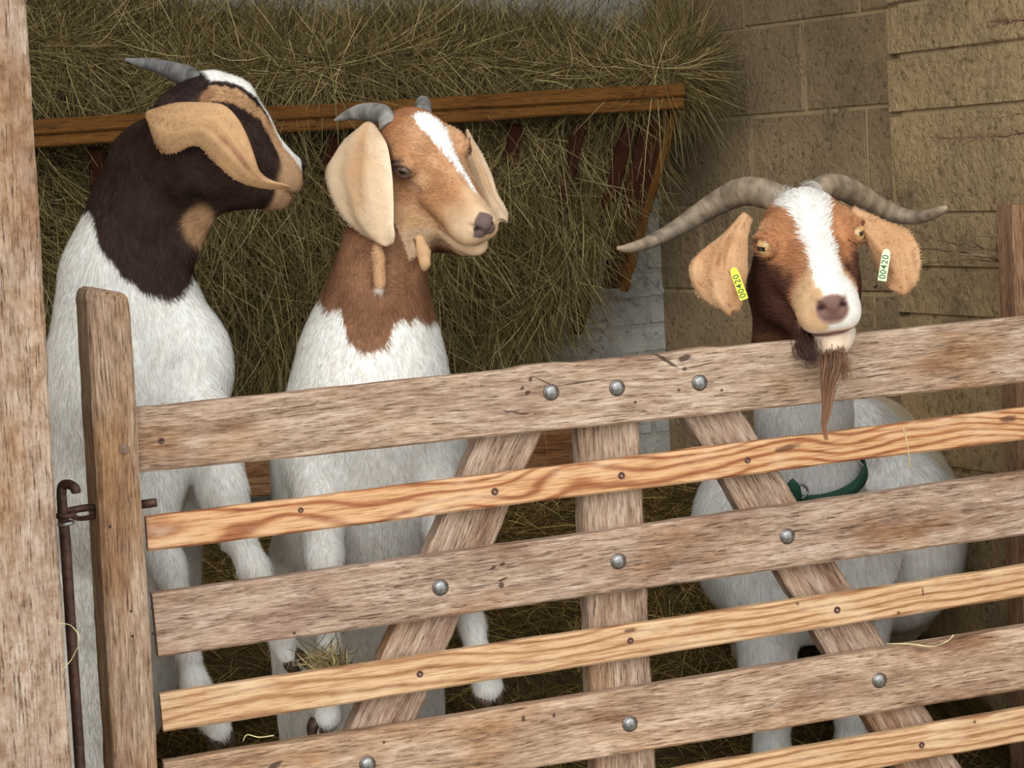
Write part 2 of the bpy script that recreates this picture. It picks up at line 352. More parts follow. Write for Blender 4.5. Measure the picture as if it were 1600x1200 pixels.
def hay_colors(n, dark=1.0):
    dark = dark*np.array([.82, .80, .72])
    base = np.array([s2l((122, 106, 64)), s2l((148, 130, 88)), s2l((92, 78, 44)), s2l((186, 170, 126)), s2l((112, 106, 66)), s2l((72, 54, 32))])
    return base[rng.choice(6, n, p=[.24, .22, .18, .16, .10, .10])]*(rng.uniform(.65, 1.35, n)[:, None])*dark
def catV(parts, clip=False):
    V, Fc, C, k = [], [], [], 0
    for v, f, c in parts:
        if clip:
            for n_, p_, e_ in ((SN, WB, .015), (N, WB, .012), (PN, PB, .02)):
                dd = (v-p_)@n_-e_; v = v+np.where(dd < 0, -dd, 0)[:, None]*n_
        V.append(v); Fc.append(f+k); C.append(c); k += len(v)
    return np.concatenate(V), np.concatenate(Fc), np.concatenate(C)

# rack surface: along-wall coordinate a (0 at the corner, growing to the left), height z
def rackpt(a, z, out): return WB-D*np.asarray(a)[..., None]+N*np.asarray(out)[..., None]+Zv*(np.asarray(z)-WB[2])[..., None]
def a_of(x, y, out): return float(np.dot(WB-bp(x, y, -out), D))
z_beam = lambda a: np.interp(a, [0.1, 2.0], [float(bp(1060, 150, -.5)[2]), float(bp(60, 212, -.5)[2])])
aR = a_of(1060, 150, .5); zb0 = float(bp(1060, 150, -.5)[2])
aL = 2.6
def rackbar(name, A, B, w, h, mat, parent):
    A, B = np.array(A), np.array(B); X = unit(B-A); M = frame((A+B)/2, X, N); L = np.linalg.norm(B-A)/2
    v = []; T = np.linspace(-L, L, 24); c = .004
    for t in T:
        jz = random.gauss(0, .0012)
        for y, z in ((-h/2+c, -w/2), (h/2-c, -w/2), (h/2, -w/2+c), (h/2, w/2-c), (h/2-c, w/2), (-h/2+c, w/2), (-h/2, w/2-c), (-h/2, -w/2+c)): v.append((t, y+jz, z))
    f = []
    for i in range(23):
        for j in range(8): k = (j+1) % 8; f.append([i*8+j, i*8+k, (i+1)*8+k, (i+1)*8+j])
    f += [list(range(8))[::-1], [23*8+j for j in range(8)]]
    return mesh_np(name, np.array(v), [q[::-1] for q in f], mat, parent, smooth=False, M=M)
rk = empty('hay_rack', bp(1060, 560, -.1), 'brown stained wooden wall rack heaped with hay behind the goats', 'hay rack')
stained = oak('stained_timber', 4, (.52, .47, .32), stops=[(.30, (96, 64, 30)), (.5, (150, 104, 52)), (.7, (178, 128, 70))])
redwood = oak('dark_red_timber', 5, (.34, .25, .18), stops=[(.30, (80, 48, 34)), (.5, (110, 70, 50)), (.7, (130, 84, 60))])
A0, A1 = bp(1062, 150, -.555), bp(40, 211, -.555); ln = A1-A0
rackbar('top_rail', A0, A0+ln*1.25, .05, .062, stained, rk)
rackbar('top_rail', A0+N*.012+Zv*.014, A0+ln*1.25+N*.012+Zv*.014, .05, .030, stained, rk)
# slanting end frame and bars, from the rail down to the wall
end_b = bp(962, 452, -.1)
rackbar('end_board', bp(1028, 160, -.53), bp(958, 448, -.26), .02, .062, redwood, rk)
rackbar('end_strip', bp(1063, 140, -.55), bp(967, 452, -.28)+D*.012, .03, .02, stained, rk)
for k, (x, xb) in enumerate([(985, 900), (905, 838), (805, 760), (650, 600), (520, 480), (400, 380), (270, 270), (150, 165)]):
    rackbar('slat', bp(x, 185+(1000-x)*.055, -.50), bp(xb, 520+(1000-x)*.02, -.17), .018, .035, redwood, rk)
rackbar('bottom_rail', bp(715, 528, -.1), bp(30, 566, -.1), .06, .055, stained, rk)
lb = rackbar('kick_board', bp(955, 696, -.16), bp(60, 768, -.16), .045, .105, oak('dark_board', 8, (.7, .5, .33)), None)
tag(lb, 'dark brown plank running low along the foot of the whitewashed wall', 'plank')
for k, x in enumerate((900, 380)):
    pass

def haymass(name, fn, na, nz, n_str, mk, label, cat, lenr=(.05, .17), parent=None, base_dark=.35, clip=None, kind='stuff', wr=(.0012, .0028)):
    """fn(u,v) -> (points, normals) on the lump; u,v in 0..1"""
    U, Vv = np.meshgrid(np.linspace(0, 1, na), np.linspace(0, 1, nz), indexing='ij'); p = fn(U, Vv)
    p = p+0.0; dn = vnoise(p, 14)*.02+vnoise(p, 34)*.012
    v = (p+N*dn[..., None]).reshape(-1, 3); i = (np.arange(na-1)[:, None]*nz+np.arange(nz-1)[None]).ravel()
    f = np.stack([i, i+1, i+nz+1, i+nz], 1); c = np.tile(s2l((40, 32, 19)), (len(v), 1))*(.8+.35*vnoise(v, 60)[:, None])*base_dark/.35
    parts = [(v, f, c)]
    for frac, sd in mk(n_str, fn): parts.append(sd)
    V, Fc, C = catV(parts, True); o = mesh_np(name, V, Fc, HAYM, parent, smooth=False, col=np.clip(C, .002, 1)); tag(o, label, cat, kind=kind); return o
def rnd_strands(fn, n, lenr, prefer, spread, lift=(.0, .03), wr=(.0008, .0020), droop=0, seg=4, ur=(0, 1), vr=(0, 1), dark=1.0, bend=.25):
    u, v = rng.uniform(*ur, n), rng.uniform(*vr, n); p = fn(u, v); dn = vnoise(p, 14)*.02+vnoise(p, 34)*.012
    p = p+N*(dn*1.0+rng.uniform(*lift, n))[:, None]
    a = rng.normal(size=n)*spread+prefer; sgn = rng.choice([-1, 1], n)
    # clumps share a direction
    a += vnoise(p, 7)*.8
    d = (D[None]*np.cos(a)[:, None]+Zv[None]*np.sin(a)[:, None])*(sgn[:, None] if prefer == 0 else 1)+N*rng.normal(size=n)[:, None]*.16
    L = rng.uniform(*lenr, n); p = p-d*L[:, None]*.4
    b = (D*rng.normal(size=(n, 1))+Zv*rng.normal(size=(n, 1)))*bend+N*rng.normal(size=(n, 1))*.08
    nr = N+rng.normal(size=(n, 3))*.5
    return 1, strands(p, d, L, rng.uniform(*wr, n), b, hay_colors(n, dark), seg, nr, droop)
# upper heap on the rack
_up = sorted((a_of(x, y, .42), float(bp(x, y+(40 if x > 850 else 18), -.42)[2])) for x, y in ((1140, -30), (1100, -30), (1070, 0), (1045, 30), (1000, 42), (965, 42), (925, 15), (880, 0), (800, 15), (745, 22), (700, 0), (640, 5), (560, 18), (500, 22), (460, 8), (400, 0), (340, 14), (290, 0), (200, -20), (60, -40), (-300, -40)))
UPA = [q[0] for q in _up]; UPZ = [q[1] for q in _up]
def f_up(u, v):
    a = aR-.10+u*(aL-aR); zt = np.interp(a, UPA, UPZ); z = zb0+.03-a*.0+v*(zt-zb0-.03)
    out = .44+.14*np.sin(v*2.6)*(1-.3*v)-v**2*.22+.04*np.sin(u*17+v*3)
    e = np.clip((u-.0)/.06, 0, 1); out = out*(.55+.45*np.sqrt(e)); return rackpt(a, z, out)
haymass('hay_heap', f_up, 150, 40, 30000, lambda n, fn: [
    rnd_strands(fn, 34000, (.05, .19), 0, .75, bend=.45), rnd_strands(fn, 8000, (.06, .2), -1.2, .8, lift=(.01, .05), bend=.5),
    rnd_strands(fn, 2200, (.04, .11), .9, .9, lift=(-.02, .03), vr=(.85, 1.0)),
    rnd_strands(fn, 1800, (.1, .24), 0, 1.2, lift=(-.03, .04), ur=(0, .035)),
    rnd_strands(fn, 900, (.07, .16), -1.4, .5, lift=(.02, .08), vr=(.0, .12), droop=.4)],
    'thick heap of loose olive brown hay piled along the top of the rack', 'hay')
def f_lo(u, v):
    a = aR+.015+u*(aL-aR)+(1-v)*.36*np.clip(1-u*3, 0, 1); zt = zb0-.05; zbm = np.interp(u, [0, .1, .25, 1], [1.02, .96, .93, 1.0])-.02*np.sin(u*40); z = zbm+v*(zt-zbm)
    out = .10+.32*v+.05*np.sin(v*3.1)+.03*np.sin(u*23+v*5); return rackpt(a, z, out)
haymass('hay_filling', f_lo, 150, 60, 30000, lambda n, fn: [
    rnd_strands(fn, 32000, (.05, .18), -1.35, .7, droop=.2, bend=.45), rnd_strands(fn, 15000, (.05, .15), 0, 1.0, dark=.9, bend=.5),
    rnd_strands(fn, 7000, (.1, .24), -1.5, .22, lift=(-.01, .05), vr=(-.03, .2), dark=.9),
    rnd_strands(fn, 1300, (.1, .26), -1.3, .4, lift=(-.02, .05), ur=(-.01, .03))],
    'greenish brown hay hanging through the bars below the rack rail', 'hay')

# bedding on the floor
def floor_z(x, y):
    s = (WB[0]-x)*(-N[0])+(WB[1]-y)*(-N[1])               # distance in front of the back wall
    t = np.clip(1-(s-.05)/1.7, 0, 1); return .10+.52*t*t*(3-2*t)
def f_fl(u, v):
    p = (WB-D*2.3)[None, None] if np.ndim(u) == 2 else (WB-D*2.3)[None]
    q = p+D*(np.asarray(u)*3.6)[..., None]+N*(.02+np.asarray(v)*2.02)[..., None]
    q = q.copy(); q[..., 2] = floor_z(q[..., 0], q[..., 1]); return q
U, Vv = np.meshgrid(np.linspace(0, 1, 140), np.linspace(0, 1, 90), indexing='ij'); p = f_fl(U, Vv); p[..., 2] += vnoise(p*[1, 1, 0], 9)*.018+vnoise(p*[1, 1, 0], 30)*.008
v = p.reshape(-1, 3); i = (np.arange(139)[:, None]*90+np.arange(89)[None]).ravel(); f = np.stack([i, i+90, i+91, i+1], 1)
parts = [(v, f, np.tile(s2l((92, 76, 46)), (len(v), 1))*(.8+.3*vnoise(v, 50)[:, None]))]
def fl_str(n, lr, dark=1.0, lift=.02):
    u, w = rng.random(n), rng.random(n); q = f_fl(u, w); q[:, 2] += rng.uniform(-.004, lift, n)+vnoise(q*[1, 1, 0], 9)*.018
    a = rng.uniform(0, 6.28, n); d = np.c_[np.cos(a), np.sin(a), rng.normal(size=n)*.15-.0]
    e = .02; gx = (floor_z(q[:, 0]+d[:, 0]*e, q[:, 1]+d[:, 1]*e)-floor_z(q[:, 0], q[:, 1]))/e; d[:, 2] += gx
    L = rng.uniform(*lr, n); q -= d*L[:, None]*.5
    return strands(q, d, L, rng.uniform(.0009, .0022, n), rng.normal(size=(n, 3))*[.25, .25, .06], hay_colors(n, dark)*np.array([1.12, 1.0, .8]), 3, Zv+rng.normal(size=(n, 3))*.5)
parts += [fl_str(60000, (.04, .15))]
V, Fc, C = catV(parts, True); o = mesh_np('hay_bedding', V, Fc, HAYM, smooth=False, col=np.clip(C, .002, 1)); tag(o, 'loose trampled hay bedding covering the stall floor under the goats', 'hay', kind='stuff')

# ================================================================== GATE
gate = empty('wooden_gate', (G0+D*.2)*np.array([1, 1, 0]), 'weathered oak and pine slatted stall gate in front of the goats', 'gate')
def chips(M, lst, off=0): return [(local_px(M, [(x, y)])[0][0], local_px(M, [(x, y)])[0][2], rx, rz, a) for x, y, rx, rz, a in lst]
def rail(tl, tr, br, bl, mat_fn, seed, knots, th=.032, off=.012, ext=150, **k):
    e = lambda a, b: (b[0]+ext, b[1]+(b[1]-a[1])/(b[0]-a[0])*ext)
    tr2, br2 = e(tl, tr), e(bl, br)
    a = gp(*tl); _o, M = board('rail', tl, tr2, br2, bl, off, th, None, gate, seed=seed, **k)
    kn = [(local_px(M, [(x, y)], off)[0][0], local_px(M, [(x, y)], off)[0][2], rx, rz, an) for x, y, rx, rz, an in knots]
    _o.data.materials.append(mat_fn(kn)); return _o, M
_l = None
def lip(x): return .0045*max(0, 1-abs((x-LX)/.055)**4)+.003*max(0, 1-abs((x-LX2)/.03)**4)
LX = float(np.dot(gp(845, 580)-(gp(205, 690)+gp(1750, 540))/2, D)); LX2 = float(np.dot(gp(1095, 550)-(gp(205, 690)+gp(1750, 540))/2, D))
rail((205, 639), (1600, 495), (1600, 598), (215, 740), lambda k: oak('weathered_oak', 1, (1.0, .97, .93), k), 1,
     [(252, 689, .006, .005, 0), (829, 593, .006, .004, 1.0), (816, 607, .005, .003, .8), (825, 614, .006, .004, .2), (1040, 563, .034, .0035, -.62), (1070, 577, .006, .004, 0), (1095, 571, .03, .0012, .1), (1070, 560, .016, .007, .3),
      (850, 596, .03, .001, -.5), (905, 598, .05, .0009, .06), (800, 644, .022, .0012, -.25), (993, 629, .003, .003, 0), (1061, 610, .003, .003, 0), (1128, 610, .003, .003, 0)], wob=.0005, top_notch=lip)
rail((228, 809), (1600, 638), (1600, 687), (232, 863), lambda k: pine('knotty_pine', 6, 1.0, k, (1, .93, .84), freq=10), 2, [(1575, 655, .02, .008, 0), (1230, 700, .03, .006, .1)], th=.024, wob=.0006)
rail((238, 930), (1600, 738), (1600, 836), (248, 1028), lambda k: oak('weathered_oak', 2, (.97, .93, .92), k), 3,
     [(784, 915, .006, .006, 0), (785, 906, .012, .002, .3), (745, 917, .035, .0009, 0), (770, 888, .007, .003, .5), (785, 882, .006, .003, .2), (460, 990, .003, .003, 0), (1270, 834, .02, .0009, 0)], wob=.0005)
rail((250, 1086), (1600, 885), (1600, 933), (256, 1145), lambda k: pine('straight_pine', 3, .5, k, (1, .95, .86), freq=3.5), 4, [(1246, 943, .004, .004, 0), (1404, 958, .004, .004, 0), (1442, 925, .002, .01, 0), (985, 985, .015, .004, 0)], th=.024, wob=.0006)
rail((256, 1192), (1600, 980), (1600, 1078), (262, 1294), lambda k: oak('weathered_oak', 7, (1.05, .98, .9), k), 5,
     [(430, 1196, .014, .006, .3), (866, 1118, .003, .005, 0), (818, 1123, .004, .006, 0), (600, 1160, .003, .003, 0)], wob=.0005)
rail((264, 1342), (1600, 1108), (1600, 1160), (268, 1400), lambda k: pine('straight_pine', 9, .5, k, (1, .95, .86), freq=3.0), 6, [(1523, 1128, .004, .004, 0)], th=.024, wob=.0006)
rail((268, 1450), (1600, 1210), (1600, 1306), (274, 1550), lambda k: oak('weathered_oak', 9, (1, .96, .92), k), 7, [(700, 1500, .004, .004, 0)], wob=.0005)
# latch stile, its top worn round
SHR = .14
st, SM = board('stile', (134, 449), (203, 456), (275, 1640), (206, 1640), -.012, .082, oak('weathered_oak_stile', 12, (.98, .93, .86)), gate, vertical=True, round_end=.022, wob=.0005, ch=.006, seed=8, shear=SHR)
post_far, _ = board('stile', (1725, 440), (1795, 440), (1810, 1420), (1740, 1420), -.012, .082, oak('weathered_oak_stile', 13, (.98, .93, .86)), gate, vertical=True, round_end=.022, wob=.0012, ch=.005, seed=9)
up, _ = board('upright', (904, 640), (998, 632), (1036, 1400), (940, 1400), .0445, .05, oak('weathered_oak_upright', 15, (.98, .95, .93)), gate, vertical=True, wob=.001)
b1, _ = board('brace', (775, 622), (872, 622), (520, 1420), (425, 1420), .0445, .05, oak('weathered_oak_brace', 16, (1.0, .97, .96)), gate, vertical=True, wob=.001)
b2, _ = board('brace', (1045, 610), (1140, 610), (1615, 1380), (1510, 1380), .0445, .045, oak('weathered_oak_brace', 18, (.92, .88, .86)), gate, vertical=True, wob=.001)
zinc = plain('galvanised_steel', (150, 150, 148), .38, .85, .5, 90, .35, .0006); rust = plain('rusty_steel', (84, 62, 52), .55, .6, .4, 60, .35, .0008); brownm = plain('old_screw_steel', (92, 66, 60), .5, .6, .4, 200, .3, .0003)
def facing(px, py, off): o = gp(px, py, off); return frame(o, D, N)
for x, y in ((861, 613), (964, 606), (1093, 598), (688, 918), (966, 877), (1230, 838), (574, 1194), (984, 1131), (1374, 1063)):
    R_ = .0112; pr = [(R_+.002, -.002), (R_+.002, .0008), (R_, .0014)]+[(R_*math.cos(t), .0012+.0062*math.sin(t)) for t in np.linspace(0.05, 1.45, 9)]
    v, f = lathe(pr); bo = mesh_np('bolt', v, f, zinc, gate, M=facing(x, y, .012))
    v, f = lathe([(R_+.0035, -.002), (R_+.0035, .0006), (R_+.0022, .0009), (R_*.5, .0009)]); mesh_np('washer', v, f, brownm, bo, M=facing(x, y, .0122))['label'] = 'dark rusty ring'
for x, y, r in ((470, 797, .004), (773, 768, .0055), (971, 743, .0055), (1168, 719, .005), (656, 1053, .005), (985, 1001, .005), (1308, 953, .0055), (1440, 1164, .005), (252, 689, .0045)):
    r *= 1.2; v, f = lathe([(r, -.002), (r, .0006), (r*.9, .001), (r*.3, .0008), (r*.28, -.0006)], 16); mesh_np('screw', v, f, brownm, gate, M=facing(x, y, .012))
v, f = lathe([(.0088, -.002), (.0088, .0012), (.0078, .002), (.001, .0022)], 20); mesh_np('dowel', v, f, plain('old_dowel', (120, 96, 80), .7, ns=300), gate, M=facing(194, 702, -.012))
for x, y in ((205, 955), (237, 950), (207, 994), (239, 990), (172, 823)):
    v, f = lathe([(.0022, -.002), (.0022, .0004), (.001, .0005)], 10); mesh_np('nail', v, f, plain('dark_nail', (40, 30, 26), .6), gate, M=facing(x, y, -.012))
# bolt end through the stile (its threaded tip shows right of it)
A = gp(215, 789, .03); Bq = gp(245, 785, .03)
v, f = tube([A, A+(Bq-A)*.75, Bq-(Bq-A)*.02, Bq], [.0075, .0075, .0072, .006], 16); mesh_np('threaded_bolt_end', v, f, rust, gate)
# eye strap at the left of the stile
E0 = gp(156, 795, .025); E1 = gp(98, 801, .0)
v1, f1 = tube(spline([E0, E0+(E1-E0)*.3+Zv*.004, E0+(E1-E0)*.8+Zv*.002, E1], 12), .0062, 12); v2, f2 = tube([E0+N*.012+Zv*.008, E0+N*.004-Zv*.010], .010, 14)
ang = np.linspace(0, 2*np.pi, 22); ctr = P(103, 805, 3.52); v3, f3 = tube([ctr+.0125*(math.cos(t)*np.array([1, 0, 0])+math.sin(t)*np.array([0, 1, 0])) for t in ang], .0048, 10)
v4, f4 = tube(spline([E0-Zv*.011, (E0+E1)/2-Zv*.013, ctr-Zv*.004+np.array([.012, 0, 0])], 8), .0042, 10)
v, f = merge([(v1, f1), (v2, f2), (v3, f3), (v4, f4)]); mesh_np('latch_eye', v, f, rust, gate)
# drop rod with hooked top, hanging in the eye
Rp = [P(119, 771, 3.50), P(117, 763, 3.50), P(108, 757, 3.51), P(98, 759, 3.52), P(96, 772, 3.52), P(98, 800, 3.52), P(103, 860, 3.52), P(112, 1000, 3.52), P(127, 1230, 3.52), P(140, 1500, 3.52)]
rp = np.array(Rp); cv = np.concatenate([spline(rp[:5], 24), spline(rp[4:], 30)[1:]])
rad = np.interp(np.arange(len(cv)), [0, 1, 3, 24, 30, 53], [.004, .0075, .008, .008, .0088, .0088])
v, f = tube(cv, rad, 14); dr = mesh_np('latch_rod', v, f, rust); tag(dr, 'rusty brown steel drop rod with a hooked top between pillar and gate', 'latch rod')
v, f = tube([P(103, 818, 3.52)+.0105*np.array([math.cos(t), math.sin(t), .1*math.cos(t)]) for t in np.linspace(0, 2*np.pi, 20)], .0035, 10); mesh_np('ring', v, f, zinc, dr)['label'] = 'grey washer ring'

# big rough sawn door pillar in the foreground
pl = lambda x, y, off=0: onplane(x, y, P(60, 600, 3.34), N, off)
pil, _ = board('timber_pillar', (-210, -260), (26, -260), (148, 1822), (-93, 1822), 0, .16, oak('rough_sawn_oak', 21, (.72, .69, .66), [(0, 0, .0001, .0001, 0)], True, [(.30, (118, 94, 78)), (.42, (186, 164, 144)), (.56, (212, 192, 174)), (.7, (232, 218, 204))]), None, plane=pl, vertical=True, wob=.0005, seg=160, ch=.004)
tag(pil, 'pale rough sawn timber pillar at the left beside the gate latch', 'pillar')
# wooden post behind the gate at far right
pp = lambda x, y, off=0: onplane(x, y, P(1600, 600, 4.42), N, off)
v_, _ = board('wooden_post', (1583, 320), (1650, 318), (1675, 1330), (1608, 1330), 0, .07, oak('brown_post', 23, (.7, .55, .42)), None, plane=pp, vertical=True, wob=.001)
tag(v_, 'brown wooden post behind the top right end of the gate', 'post')

# dry conifer twigs reaching in from the right, and sticks lying along the wall
twm = plain('red_brown_twig', (112, 80, 60), .7, ns=200); stm = plain('grey_brown_stick', (120, 98, 74), .7, ns=200)
def twig(pts, r0, mat, label, needles=0, nl=.02, group=None, name='conifer_twig', sub=0, cat='twig'):
    c = spline([P(*q) for q in pts], 24)+rng.normal(size=(24, 3))*.0012; parts = [tube(c, np.linspace(r0, r0*.35, 24), 7)]; T = np.gradient(c, axis=0)
    for k in range(needles):
        i = rng.integers(2, 24); t = unit(T[i]); d = unit(t*.9+unit(rng.normal(size=3))*.75); a = c[i]; L = nl*rng.uniform(.5, 1.2)
        parts.append(tube([a, a+d*L*.5, a+d*L+Zv*.001], [.0006, .0005, .0002], 4))
    for k in range(sub):
        i = rng.integers(3, 18); t = unit(T[i]); d = unit(t*.8+unit(rng.normal(size=3))*.7); a = c[i]; L = .05*rng.uniform(.5, 1.3)
        parts.append(tube(spline([a, a+d*L*.5+rng.normal(size=3)*.003, a+d*L], 6), np.linspace(r0*.5, r0*.2, 6), 5))
    v, f = merge(parts); return tag(mesh_np(name, v, f, mat), label, cat, group)
twig([(1760, 20, 4.1), (1650, 28, 4.15), (1600, 32, 4.2), (1562, 33, 4.25)], .0022, twm, 'short red brown conifer sprig at the top right edge of the picture', 160, .03)
twig([(1760, 40, 4.1), (1650, 50, 4.15), (1588, 56, 4.2)], .0016, twm, 'thin bare red brown twig just under the topmost sprig', 10, .02)
twig([(1760, 165, 4.1), (1650, 175, 4.15), (1600, 178, 4.2), (1553, 187, 4.25)], .002, twm, 'dark short dry twig above the longest twig on the right', 30, .02, sub=3)
twig([(1780, 180, 4.1), (1650, 204, 4.2), (1600, 209, 4.25), (1530, 214, 4.3), (1472, 217, 4.35)], .0034, twm, 'longest dry red brown twig with short needles against the block wall', 120, .022, sub=4)
sk = lambda pts, r, lab, s=3: twig(pts, r, stm, lab, 0, name='bare_stick', sub=s, cat='stick')
sk([(1640, 432, 4.54), (1590, 415, 4.54), (1530, 398, 4.5), (1480, 391, 4.62), (1425, 386, 4.72)], .0055, 'thickest bare grey brown stick across the wall beside the post', 4)
sk([(1640, 405, 4.52), (1580, 397, 4.53), (1520, 384, 4.55), (1465, 377, 4.68)], .0035, 'upper thin forked stick above the thickest stick by the post', 7)
sk([(1640, 425, 4.53), (1560, 410, 4.56), (1510, 405, 4.55), (1437, 413, 4.7)], .0022, 'lowest slender stick slanting under the thickest stick by the post', 2)
sk([(1640, 380, 4.53), (1580, 374, 4.52), (1535, 369, 4.52)], .0022, 'short topmost twiggy stick nearest the top of the post', 6)

# ================================================================== GOATS
class Field:
    def __init__(s, lo, hi, h):
        s.h = h; s.lo = np.array(lo, float); n = np.ceil((np.array(hi)-s.lo)/h).astype(int)+1; s.n = n; s.F = np.full(n, .06, np.float32)
        s.ax = [(s.lo[k]+h*np.arange(n[k])).astype(np.float32) for k in range(3)]
    def _win(s, lo, hi):
        a = np.clip(np.floor((lo-s.lo)/s.h).astype(int), 0, s.n); b = np.clip(np.ceil((hi-s.lo)/s.h).astype(int)+1, 0, s.n); return tuple(slice(i, j) for i, j in zip(a, b))
    def _apply(s, w, d, k, op):
        g = s.F[w]
        if op == 'add':
            if k > 0: hh = np.maximum(k-np.abs(g-d), 0)/k; g[...] = np.minimum(g, d)-hh*hh*k*.25
            else: g[...] = np.minimum(g, d)
        else:
            d = -d; hh = np.maximum(k-np.abs(g-d), 0)/max(k, 1e-6); g[...] = np.maximum(g, d)+hh*hh*k*.25
    def _grid(s, w):
        return s.ax[0][w[0]][:, None, None], s.ax[1][w[1]][None, :, None], s.ax[2][w[2]][None, None, :]
    def cone(s, a, ra, b, rb, k=.02, op='add'):
        a, b = np.asarray(a, float), np.asarray(b, float); R = max(ra, rb)+k+s.h*2
        w = s._win(np.minimum(a, b)-R, np.maximum(a, b)+R); X, Y, Z = s._grid(w)
        if 0 in s.F[w].shape: return
        ba = b-a; L2 = max(ba@ba, 1e-9); t = np.clip(((X-a[0])*ba[0]+(Y-a[1])*ba[1]+(Z-a[2])*ba[2])/L2, 0, 1)
        d = np.sqrt((X-a[0]-t*ba[0])**2+(Y-a[1]-t*ba[1])**2+(Z-a[2]-t*ba[2])**2)-(ra+(rb-ra)*t); s._apply(w, d.astype(np.float32), k, op)
    def ell(s, c, r, A=None, k=.02, op='add'):
        c = np.asarray(c, float); r = np.asarray(r, float)*np.ones(3); A = np.eye(3) if A is None else np.asarray(A)
        ext = np.sqrt(((A*r)**2).sum(1))+k+s.h*2; w = s._win(c-ext, c+ext); X, Y, Z = s._grid(w)
        if 0 in s.F[w].shape: return
        X, Y, Z = X-c[0], Y-c[1], Z-c[2]; k0 = 0; k1 = 0
        for i in range(3):
            q = (X*A[0, i]+Y*A[1, i]+Z*A[2, i])/r[i]; k0 = k0+q*q; k1 = k1+(q/r[i])**2
        k0 = np.sqrt(k0); k1 = np.sqrt(k1)+1e-9; s._apply(w, (k0*(k0-1)/k1).astype(np.float32), k, op)
    def mesh(s):
        F = s.F; I = F < 0; c = [(i, j, k) for i in (0, 1) for j in (0, 1) for k in (0, 1)]; n = s.n
        sl = lambda i, j, k: I[i:n[0]-1+i, j:n[1]-1+j, k:n[2]-1+k]
        al = sl(0, 0, 0).copy(); an = al.copy()
        for q in c[1:]: x = sl(*q); al &= x; an |= x
        act = an & ~al; ci = np.argwhere(act); vals = np.stack([F[ci[:, 0]+q[0], ci[:, 1]+q[1], ci[:, 2]+q[2]] for q in c], 1)
        acc = np.zeros((len(ci), 3)); cnt = np.zeros(len(ci))
        for a in range(8):
            for b in range(a+1, 8):
                df = np.array(c[b])-np.array(c[a])
                if np.abs(df).sum() != 1: continue
                va, vb = vals[:, a], vals[:, b]; m = (va < 0) != (vb < 0); t = np.where(m, va/np.where(m, va-vb, 1), 0)
                acc += np.where(m[:, None], np.array(c[a])+t[:, None]*df, 0); cnt += m
        V = s.lo+(ci+acc/cnt[:, None])*s.h
        idx = np.full(np.array(act.shape), -1, np.int32); idx[tuple(ci.T)] = np.arange(len(ci)); Q = []
        for ax in range(3):
            o = [k for k in range(3) if k != ax]; sh = np.array(n); sh[ax] -= 1
            A = I[tuple(slice(0, n[k]-1) if k == ax else slice(None) for k in range(3))]; B = I[tuple(slice(1, None) if k == ax else slice(None) for k in range(3))]
            e = np.argwhere(A != B); e = e[(e[:, o[0]] > 0) & (e[:, o[1]] > 0) & (e[:, o[0]] < n[o[0]]-1) & (e[:, o[1]] < n[o[1]]-1)]
            d0 = np.zeros(3, int); d0[o[0]] = 1; d1 = np.zeros(3, int); d1[o[1]] = 1
            q = np.stack([idx[tuple((e-d0-d1).T)], idx[tuple((e-d1).T)], idx[tuple(e.T)], idx[tuple((e-d0).T)]], 1)
            fl = A[tuple(e.T)]; fl = fl if ax != 1 else ~fl; q[~fl] = q[~fl][:, ::-1]; Q.append(q)
        Q = np.concatenate(Q); Q = Q[(Q >= 0).all(1)]
        # drop loose flecks: keep it simple, smooth a little
        for _ in range(2):
            s_ = np.zeros_like(V); c_ = np.zeros(len(V))
            for a in range(4):
                b = (a+1) % 4
                for p_, q_ in ((a, b), (b, a)): s_ += np.stack([np.bincount(Q[:, p_], V[Q[:, q_], k], len(V)) for k in range(3)], 1); c_ += np.bincount(Q[:, p_], minlength=len(V))
            V = V*.5+.5*s_/np.maximum(c_, 1)[:, None]
        return V, Q
def normals(V, Q):
    n = np.cross(V[Q[:, 2]]-V[Q[:, 0]], V[Q[:, 3]]-V[Q[:, 1]]); r = np.zeros_like(V)
    for k in range(4): r += np.stack([np.bincount(Q[:, k], n[:, a], len(V)) for a in range(3)], 1)
    return r/(np.linalg.norm(r, axis=1)[:, None]+1e-12)
def J(x, y, d, r): return P(x, y, d), r*d/F
def chain(Fd, pts, k=.03):
    for (a, ra), (b, rb) in zip(pts[:-1], pts[1:]): Fd.cone(a, ra, b, rb, k)

